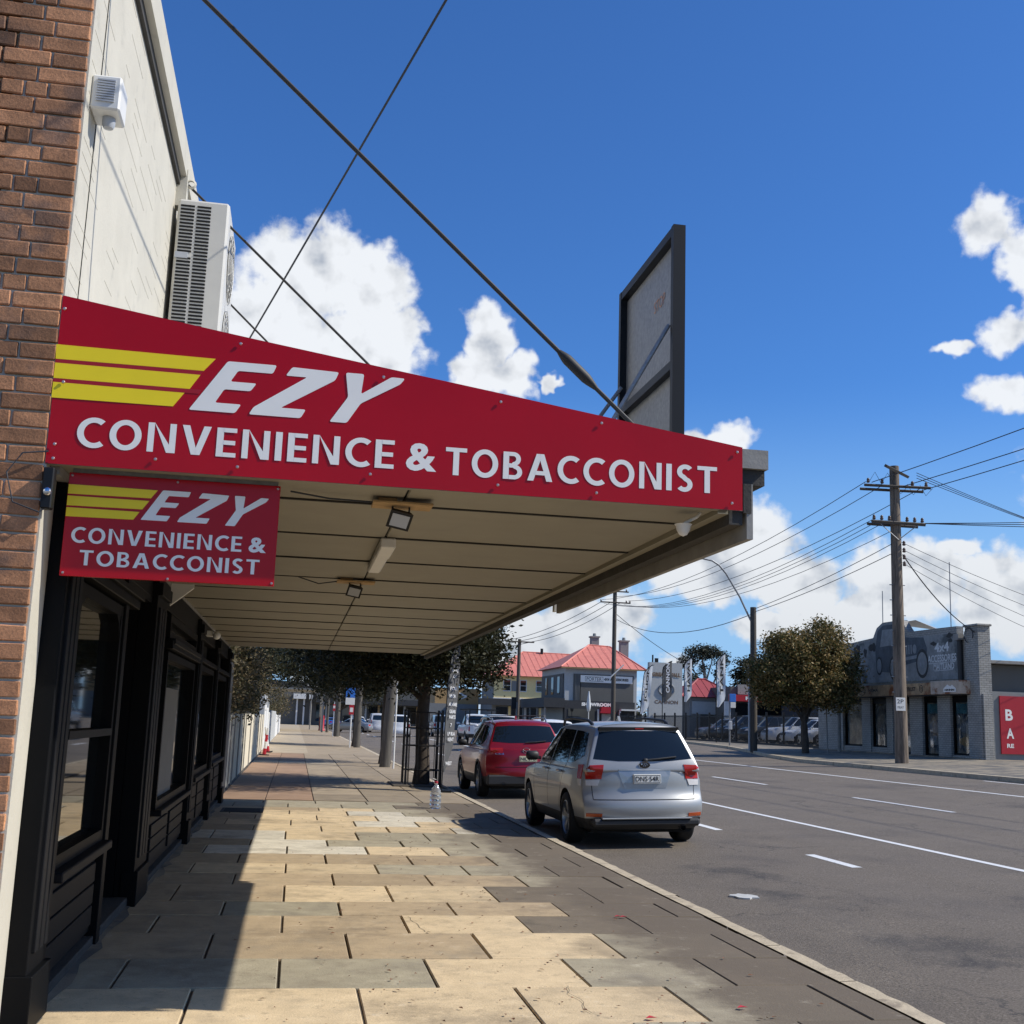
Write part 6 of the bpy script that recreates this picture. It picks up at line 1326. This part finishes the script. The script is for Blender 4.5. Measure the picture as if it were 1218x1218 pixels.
for k in range(4): block('veranda_post', 23.3, 23.45, 109.6+k*3.6, 109.75+k*3.6, .4, 3.04, 'greyfascia', rs_)
block('showroom_glass', 25.6, 28.2, 109.36, 109.395, .9, 3.0, 'glass', rs_); text('SHOWROOM', 26.9, 29.85, 3.28, 3.62, faceY(109.39), 'lettering', M['signwhite'], rs_, bold=.07)
MB().prism([(28.75, 3.25), (29.95, 3.25), (30.1, 2.65), (28.6, 2.65)], 'y', 108.7, 109.35).build('red_canopy', M['brandred'], rs_); block('pale_door', 28.9, 29.9, 109.33, 109.39, .7, 2.6, 'pale_wall', rs_)
for (a, nm) in ((28.45, 'post'), (30.6, 'post')): block(nm, a, a+.16, 109.2, 109.34, .5, 3.0, 'plastic_w', rs_)
block('annex_roof', 30.7, 33.5, 108.8, 109.39, 2.95, 3.1, 'plastic_w', rs_)
for k, (x, m_) in enumerate(((26.75, 'flag_white'),)):
    um = thing('closed_umbrella', 'tall closed white umbrella outside the showroom', 'umbrella', (x, 106, .7)); MB().tube([(x, 106, .7), (x, 106, 4.5)], .04, 6).build('pole', M['plastic_w'], um)
    MB().lathe([(.05, 4.6), (.12, 4.1), (.22, 3.2), (.14, 2.8), (.05, 2.7)], (x, 106, 0), 'z', 10).build('canopy', M[m_], um, smooth=50)
# yellow building
yb_ = thing('yellow_building', 'cream yellow two-storey building with bright red hip roof, left of the showroom', 'building', (27, 142, .6))
block('wall', 23.5, 36, 140.2, 149, 4.3, 7.05, 'yellow_wall', yb_); block('ground_floor', 23.3, 36, 140.0, 149, .3, 4.28, 'grey_wall', yb_)
block('side_wall', 23.42, 23.49, 140.3, 149, 4.3, 7.0, 'grey_wall', yb_)
hip('roof', 22.9, 38, 139.5, 154, 7.08, ((28.3, 147.5, 10.5), (36, 147.5, 10.4)), 'roofred', yb_)
for a, b in ((24.7, 25.5), (26.75, 27.45), (28.75, 29.5)): bwin(yb_, a, b, 5.3, 6.55, 140.2)
bwin(yb_, 25.75, 26.3, 5.35, 6.4, 140.2, 'grey_wall', 'grey_wall')
block('string_course', 23.4, 36, 140.05, 140.19, 4.3, 4.42, 'white_wall', yb_)
block('veranda', 21.6, 30.5, 138.8, 139.99, 3.5, 4.25, 'blackwall', yb_)
for k in range(6): block('shop_window', 23.8+k*1.9, 25.2+k*1.9, 139.94, 139.99, 1.1, 3.3, 'glass', yb_)
for k in range(4): block('door_surround', 25.3+k*1.9, 25.6+k*1.9, 139.9, 139.99, .6, 3.4, ('yellow_wall', 'pale_wall')[k % 2], yb_)
block('flue', 30.6, 30.9, 147, 147.3, 10.3, 11.0, 'blackframe', yb_)
tb = thing('tan_building', 'tan brown wall with white chevron sign at the left of the yellow building', 'building', (21.5, 150, .5))
block('wall', 17.5, 23.2, 150, 158, .3, 5.6, 'ply', tb); block('lower_wall', 15.5, 22.9, 149.6, 149.99, .3, 3.6, 'grey_wall', tb)
text('>', 20.6, 21.6, 4.1, 5.1, faceY(149.99), 'chevron', M['signwhite'], tb, bold=.05)
# dealership pylon
py_ = thing('dealer_pylon', 'tall pale grey dealership pylon sign with brown letters and a ring emblem', 'sign', (28.4, 88, .7))
block('slab', 27.05, 29.75, 88, 88.5, .7, 6.52, 'pale_wall', py_); Fp = faceY(87.99)
brn = mat('brown_letters', (.16, .11, .075), .6)
text('GREAT WALL', 27.25, 29.6, 5.42, 5.74, Fp, 'lettering', brn, py_, bold=.07, depth=.03); text('CANNON', 27.5, 29.4, 3.32, 3.60, Fp, 'lettering', brn, py_, bold=.03)
rg3 = MB(); rg3.tube([(28.45+.62*math.cos(k*math.pi/12), 87.96, 4.42+.48*math.sin(k*math.pi/12)) for k in range(25)], .07, 6, False); rg3.tube([(28.45, 87.96, 3.95), (28.45, 87.96, 4.85)], .07, 6); rg3.build('emblem', M['steel'], py_, smooth=60)
block('camera_mast', 27.3, 27.4, 88.1, 88.2, 6.53, 7.1, 'blackframe', py_); block('floodlight', 27.55, 27.8, 88.1, 88.3, 6.53, 6.85, 'blackframe', py_)
GF = 'tall feather flags of the car yard'
def yardflag(x, Y, z0, z1, w, m, txt, tm, lab, lean=0.):
    t = thing('feather_flag', lab, 'flag', (x, Y, .7), 0, GF); n = 14; L = []; Rr = []
    for k in range(n+1):
        f = k/n; z = lerp(z0, z1, f); l = x+lean*f+(w*.85*max(0, (f-.82)/.18)**1.6); r = x+lean*f+w*(1 if f > .16 else .25+.75*f/.16)
        L.append((l, z)); Rr.append((min(r, x+lean*f+w), z))
    mb = MB()
    for k in range(n+1):
        for j in range(5): mb.v.append((lerp(L[k][0], Rr[k][0], j/4), Y+.03*math.sin(j*1.7+k*.6), L[k][1]))
    for k in range(n):
        for j in range(4): mb.f.append((k*5+j, k*5+j+1, k*5+j+6, k*5+j+5))
    mb.mi = [0]*len(mb.f); mb.build('cloth', M[m], t, smooth=60)
    MB().tube([(x-.03, Y, .7), (x-.03, Y, z0)]+[(l-.03, Y, z) for l, z in L]+[(L[-1][0]+.12, Y, z1+.04)], .03, 6).build('pole', M['blackframe'], t)
    mid = (z0+z1)/2+.1*(z1-z0); hh = (z1-z0)*.36; xc = x+lean*.5+w*.52
    text(txt, -hh, hh, -w*.20, w*.20, lambda u, v, w_: (xc-v+(lean*u/(z1-z0)), Y-.07-w_, mid+u), 'lettering', M[tm], t, bold=.03)
yardflag(25.75, 86, 2.45, 6.15, .62, 'flag_white', 'JOLION', 'ink', 'white leaning feather flag left of the dealership pylon', .35)
yardflag(25.6, 80, 3.25, 6.15, .66, 'flag_grey', 'CANNON', 'flag_ink', 'dark feather flag standing in front of the dealership pylon')
yardflag(25.85, 76, 3.25, 6.2, .52, 'flag_white', 'HAVAL', 'ink', 'white feather flag with dark lettering just right of the pylon')
yardflag(25.75, 69.5, 2.85, 6.15, .56, 'flag_white', 'TANK', 'ink', 'white feather flag reading TANK, rightmost of the yard flags')
# small red-roofed house, dealer shed
hs_ = thing('small_house', 'small low pale building with dark red hip roof between two flags', 'building', (36, 104, .7))
block('wall', 34.6, 39, 100.3, 106, .6, 4.25, 'grey_wall', hs_); block('pale_panel', 34.8, 38.6, 100.2, 100.29, 2.8, 3.9, 'pale_wall', hs_); block('opening', 35.6, 38.2, 100.18, 100.28, .7, 2.75, 'blackwall', hs_)
hip('roof', 33.6, 39.6, 99.8, 106.5, 4.3, ((36.3, 103, 6.0), (37.0, 103, 6.0)), 'roofdk', hs_)
dl = thing('dealer_shed', 'dealer showroom with red PRO fascia behind the black yard fence', 'building', (42, 98, .7))
block('wall', 37.0, 62, 96.5, 104, .6, 5.2, 'dkgrey_wall', dl); block('red_fascia', 36.8, 46.5, 95.8, 96.49, 3.95, 4.5, 'brandred', dl); block('glazing', 37.4, 46, 96.4, 96.49, .9, 3.8, 'glass', dl)
block('pale_column', 36.4, 36.9, 96.2, 96.49, .6, 3.9, 'white_wall', dl); text('PRO', 38.1, 39.35, 4.06, 4.38, faceY(95.79), 'lettering', M['signwhite'], dl, bold=.04)
block('upper_window', 37.6, 39.4, 96.3, 96.49, 4.55, 5.4, 'greyfascia', dl)
rt_ = thing('rear_shed', 'long dark shed behind the rust-tipped tree', 'building', (40, 84, .7))
block('wall', 40.6, 58, 84, 94, .6, 4.9, 'blackwall', rt_); block('pale_band', 41.5, 48, 83.9, 83.99, 3.0, 3.3, 'grey_wall', rt_)
# black yard fence
yf = thing('yard_fence', 'black steel picket fence around the car yard across the road', 'fence', (27.5, 70, .7))
pk = MB(); yy = 56.0
while yy < 98: pk.box(27.49, 27.51, yy, yy+.02, .75, 2.42); yy += .13
tag(pk.build('pickets', M['blackframe'], yf), kind='stuff')
for z in (.85, 2.3): MB().box(27.48, 27.52, 56, 98, z, z+.05).build('rail', M['blackframe'], yf)
for k in range(18): MB().box(27.45, 27.55, 56+k*2.45, 56.1+k*2.45, .7, 2.6).build('post', M['blackframe'], yf)
MB().box(27.35, 27.65, 56, 98, .6, .80).build('plinth', M['beam'], yf)
dsg = thing('blue_street_sign', 'small blue parking sign on a grey post by the TANK flag', 'sign', (24.1, 63, .6))
MB().tube([(24.1, 63, .55), (24.1, 63, 3.5)], .045, 8).build('post', M['steel'], dsg); MB().bbox(24.08, 24.44, 62.9, 62.93, 3.05, 3.5, .01).build('plate', M['blue_sign'], dsg); MB().bbox(24.12, 24.42, 62.9, 62.93, 2.72, 3.03, .01).build('white_plate', M['plastic_w'], dsg)
mt = MB().bbox(24.0, 24.2, 62.85, 62.99, 1.5, 1.98, .03).build('meter_box', M['plastic_g'], dsg)
tag(MB().tube([(25.15, 51.6, .6), (25.15, 51.6, 3.1)], .09, 10).build('shop_post', M['greyfascia'], None, origin=(25.15, 51.6, .6)), 'pale grey post at the left corner of the mural shop', 'post')
tag(MB().tube([(23.9, 50.2, .6), (23.85, 50.2, 2.7)], .03, 8).build('sign_post', M['greyfascia'], None, origin=(23.9, 50.2, .6)), 'thin grey sign post right of the rust-tipped tree trunk', 'post')
# end of the street
fa = thing('far_veranda_shop', 'dark veranda shop over the far footpath with white letters on its fascia', 'building', (-4, 115, 0))
block('wall', -12, -3.3, 109, 150, -.3, 5.2, 'dkgrey_wall', fa); block('veranda_roof', -3.29, 2.7, 112, 126, 4.05, 4.62, 'blackwall', fa); block('veranda_lining', -3.2, 2.6, 112.1, 126, 3.9, 4.04, 'pale_wall', fa)
for k in range(3): block('veranda_post', 2.45, 2.6, 112.2+k*6, 112.35+k*6, 0, 3.9, 'greyfascia', fa)
text('USE', .95, 1.85, 4.17, 4.45, faceY(111.99), 'lettering', M['signwhite'], fa, bold=.04)
es = thing('end_shops', 'row of dark shopfronts closing the view at the end of the street', 'building', (6, 192, 0))
block('wall', -14, 24, 192, 200, -.3, 6.6, 'dkgrey_wall', es); block('white_fascia', -.5, 2.6, 190.8, 191.99, 4.1, 4.9, 'white_wall', es); block('veranda', 2.7, 22, 190, 191.99, 3.6, 4.5, 'blackwall', es)
for k in range(9): block('shop_window', 3.2+k*2.1, 4.6+k*2.1, 191.9, 191.99, .7, 3.3, 'glass', es); block('shop_pier', 4.7+k*2.1, 5.0+k*2.1, 191.7, 191.99, 0, 3.5, ('pale_wall', 'ply', 'white_wall')[k % 3], es)
for k in range(3): block('white_column', .0+k*1.1, .25+k*1.1, 191.3, 191.55, 0, 4.1, 'white_wall', es)
tl = thing('traffic_light', 'black traffic light on a pole far down the near footpath', 'traffic light', (1.6, 130, 0))
MB().tube([(1.6, 130, 0), (1.6, 130, 4.0)], .08, 8).build('pole', M['greyfascia'], tl); MB().bbox(1.0, 1.35, 129.9, 130.1, 2.9, 3.9, .03).build('signal_head', M['ink'], tl); MB().bbox(1.75, 2.15, 129.9, 130.1, 2.9, 3.9, .03).build('signal_head', M['ink'], tl)
tl2 = thing('traffic_light', 'black traffic light beside the distant crossarm pole in front of the yellow building', 'traffic light', (22.6, 120, .5))
MB().tube([(22.6, 120, .4), (22.6, 120, 3.6)], .09, 8).build('pole', M['greyfascia'], tl2); MB().bbox(22.0, 22.5, 119.9, 120.1, 2.9, 4.1, .03).build('signal_head', M['ink'], tl2)

# ================================================================== other vehicles
VAN = dict(L=4.8, W=.90, H=1.95, belt=1.15, hood=1.08, nose=.95, rb=.03, rr=.14, wsb=1.75, wsr=1.05, Wb=.86, Wr=.74, rw_top=1.75, rw_bot=1.25, rw_a=.6, rw_b=.66, tail=(.74, .86, .85, 1.25), rtaper=0, rdrop=.02,
           side=[([(.2, 1.72), (1.0, 1.72)], [(.2, 1.22), (1.45, 1.22)])], rear=[(.24, .05), (.45, .0), (.62, .0), (.70, .03), (1.15, .03)])
WAG = dict(L=4.6, H=1.62, rb=.10, rr=.42, tail=(.62, .85, .85, 1.05), side=[([(-1.55, 1.46), (-1.1, 1.50)], [(-1.75, 1.18), (-1.2, 1.09)]), ([(-1.03, 1.50), (-.12, 1.52)], [(-1.13, 1.09), (-.12, 1.085)]), ([(-.06, 1.52), (.28, 1.47)], [(-.06, 1.085), (.80, 1.08)])])
SUV = dict(WAG, H=1.80, belt=1.12, hood=1.06, nose=.92, L=4.8, Wr=.72, side=[([(-1.6, 1.62), (-1.1, 1.66)], [(-1.75, 1.26), (-1.2, 1.17)]), ([(-1.03, 1.66), (-.12, 1.68)], [(-1.13, 1.17), (-.12, 1.165)]), ([(-.06, 1.68), (.25, 1.62)], [(-.06, 1.165), (.78, 1.16)])])
SED = dict(L=4.6, H=1.44, belt=.98, hood=.90, nose=.76, rb=.55, rr=1.15, wsb=.95, wsr=.20, wr=.32, tail=(.50, .84, .72, .88), rw_top=1.34, rw_bot=1.04, side=[([(-1.1, 1.33), (-.15, 1.35)], [(-1.35, 1.03), (-.15, 1.02)]), ([(-.09, 1.35), (.20, 1.30)], [(-.09, 1.02), (.76, 1.015)])])
UTE = dict(L=5.3, W=.93, H=1.84, belt=1.16, hood=1.10, nose=.98, axr=-1.45, axf=1.70, wr=.39, rb=2.0, rr=2.10, wsb=1.45, wsr=.80, Wb=.82, Wr=.68, zb=.42, rw_top=1.72, rw_bot=1.28, rw_a=.56, rw_b=.60, tail=(.78, .90, .80, 1.08), clad=.62,
           side=[([(-.55, 1.66), (.15, 1.70)], [(-.55, 1.22), (.15, 1.21)]), ([(.22, 1.70), (.75, 1.66)], [(.22, 1.21), (1.2, 1.20)])], rear=[(.42, .05), (.6, .0), (1.16, .02)])
def rd(x): return roadz(x)
ut, bu, su = make_car('white_ute', 'white utility with black ladder rack driving ahead, left of the red SUV', 'ute', (11.05, 72, rd(11.05)), 0, 'white', UTE, 1)
for sd in (-1, 1):
    for yy in (-2.4, -.7): MB().box(sd*.80-.03, sd*.80+.03, yy-.03, yy+.03, 1.1, 2.02).build('rack_post', M['blackframe'], ut, True)
    MB().box(sd*.80-.03, sd*.80+.03, -2.5, 1.0, 2.021, 2.07).build('rack_rail', M['blackframe'], ut, True)
for yy in (-2.4, -.7, .9): MB().box(-.95, .95, yy-.03, yy+.03, 2.071, 2.12).build('rack_bar', M['blackframe'], ut, True)
MB().box(-.76, .76, -2.45, -.75, 1.12, 1.19).build('tray_cover', M['cladding'], ut, True)
make_car('white_wagon', 'white station wagon on the road between the red SUV and silver wagon', 'car', (9.15, 43, rd(9.15)), 0, 'white', WAG, 1)
make_car('white_suv', 'white four-wheel drive ahead, only its roof showing behind the red SUV', 'car', (10.25, 60, rd(10.25)), 0, 'white', SUV, 1)
make_car('white_suv', 'white four-wheel drive seen from behind between timber pole and tree guard', 'car', (8.35, 97, rd(8.35)), 0, 'white', SUV, 1)
make_car('silver_suv', 'pale silver wagon seen from behind just right of the tree guard', 'car', (12.1, 99, rd(12.1)), 0, 'greycar', SUV, 1)
make_car('white_van', 'white van seen from behind, left of the thick timber pole', 'van', (8.5, 124, rd(8.5)), 0, 'white', VAN, 1)
make_car('white_wagon', 'farthest white wagon, left of the distant white van', 'car', (7.4, 143, rd(7.4)), 0, 'white', WAG, 1)
make_car('silver_sedan', 'silver sedan side-on across the road behind the blue parking sign', 'car', (5.6, 121, rd(5.6)), R(72), 'greycar', SED, 1)
make_car('blue_sedan', 'small blue car far away beside the third timber pole', 'car', (4.9, 172, rd(4.9)), R(20), 'blue', SED, 1)
YG = 'cars for sale in the fenced yard'
yard = [('silver_suv', 'silver SUV in the yard, leftmost behind the black fence', 84.0, 'greycar', WAG), ('dark_suv', 'dark grey SUV in the yard beside the silver one', 80.9, 'darkcar', SUV), ('dark_ute', 'dark twin-cab utility in the yard beneath the TANK flag', 77.6, 'darkcar', UTE),
        ('dark_suv', 'dark SUV in the yard just left of the wooden lamp pole', 74.3, 'darkcar', SUV), ('white_suv', 'white SUV in the yard just right of the wooden lamp pole', 71.0, 'white', SUV), ('white_wagon', 'white wagon in the yard, left of the tree trunk', 67.8, 'white', WAG),
        ('pale_wagon', 'pale silver wagon in the yard directly behind the tree trunk', 64.9, 'offwhite', WAG), ('blue_suv', 'blue SUV in the yard, nearest the mural shop', 61.8, 'blue', SUV)]
for nm, lab, Y, pnt, sp_c in yard:
    make_car(nm, lab, 'car', (31.6+random.uniform(-.2, .2), Y, .70), R(90+random.uniform(-4, 4)), pnt, sp_c, 1, YG)
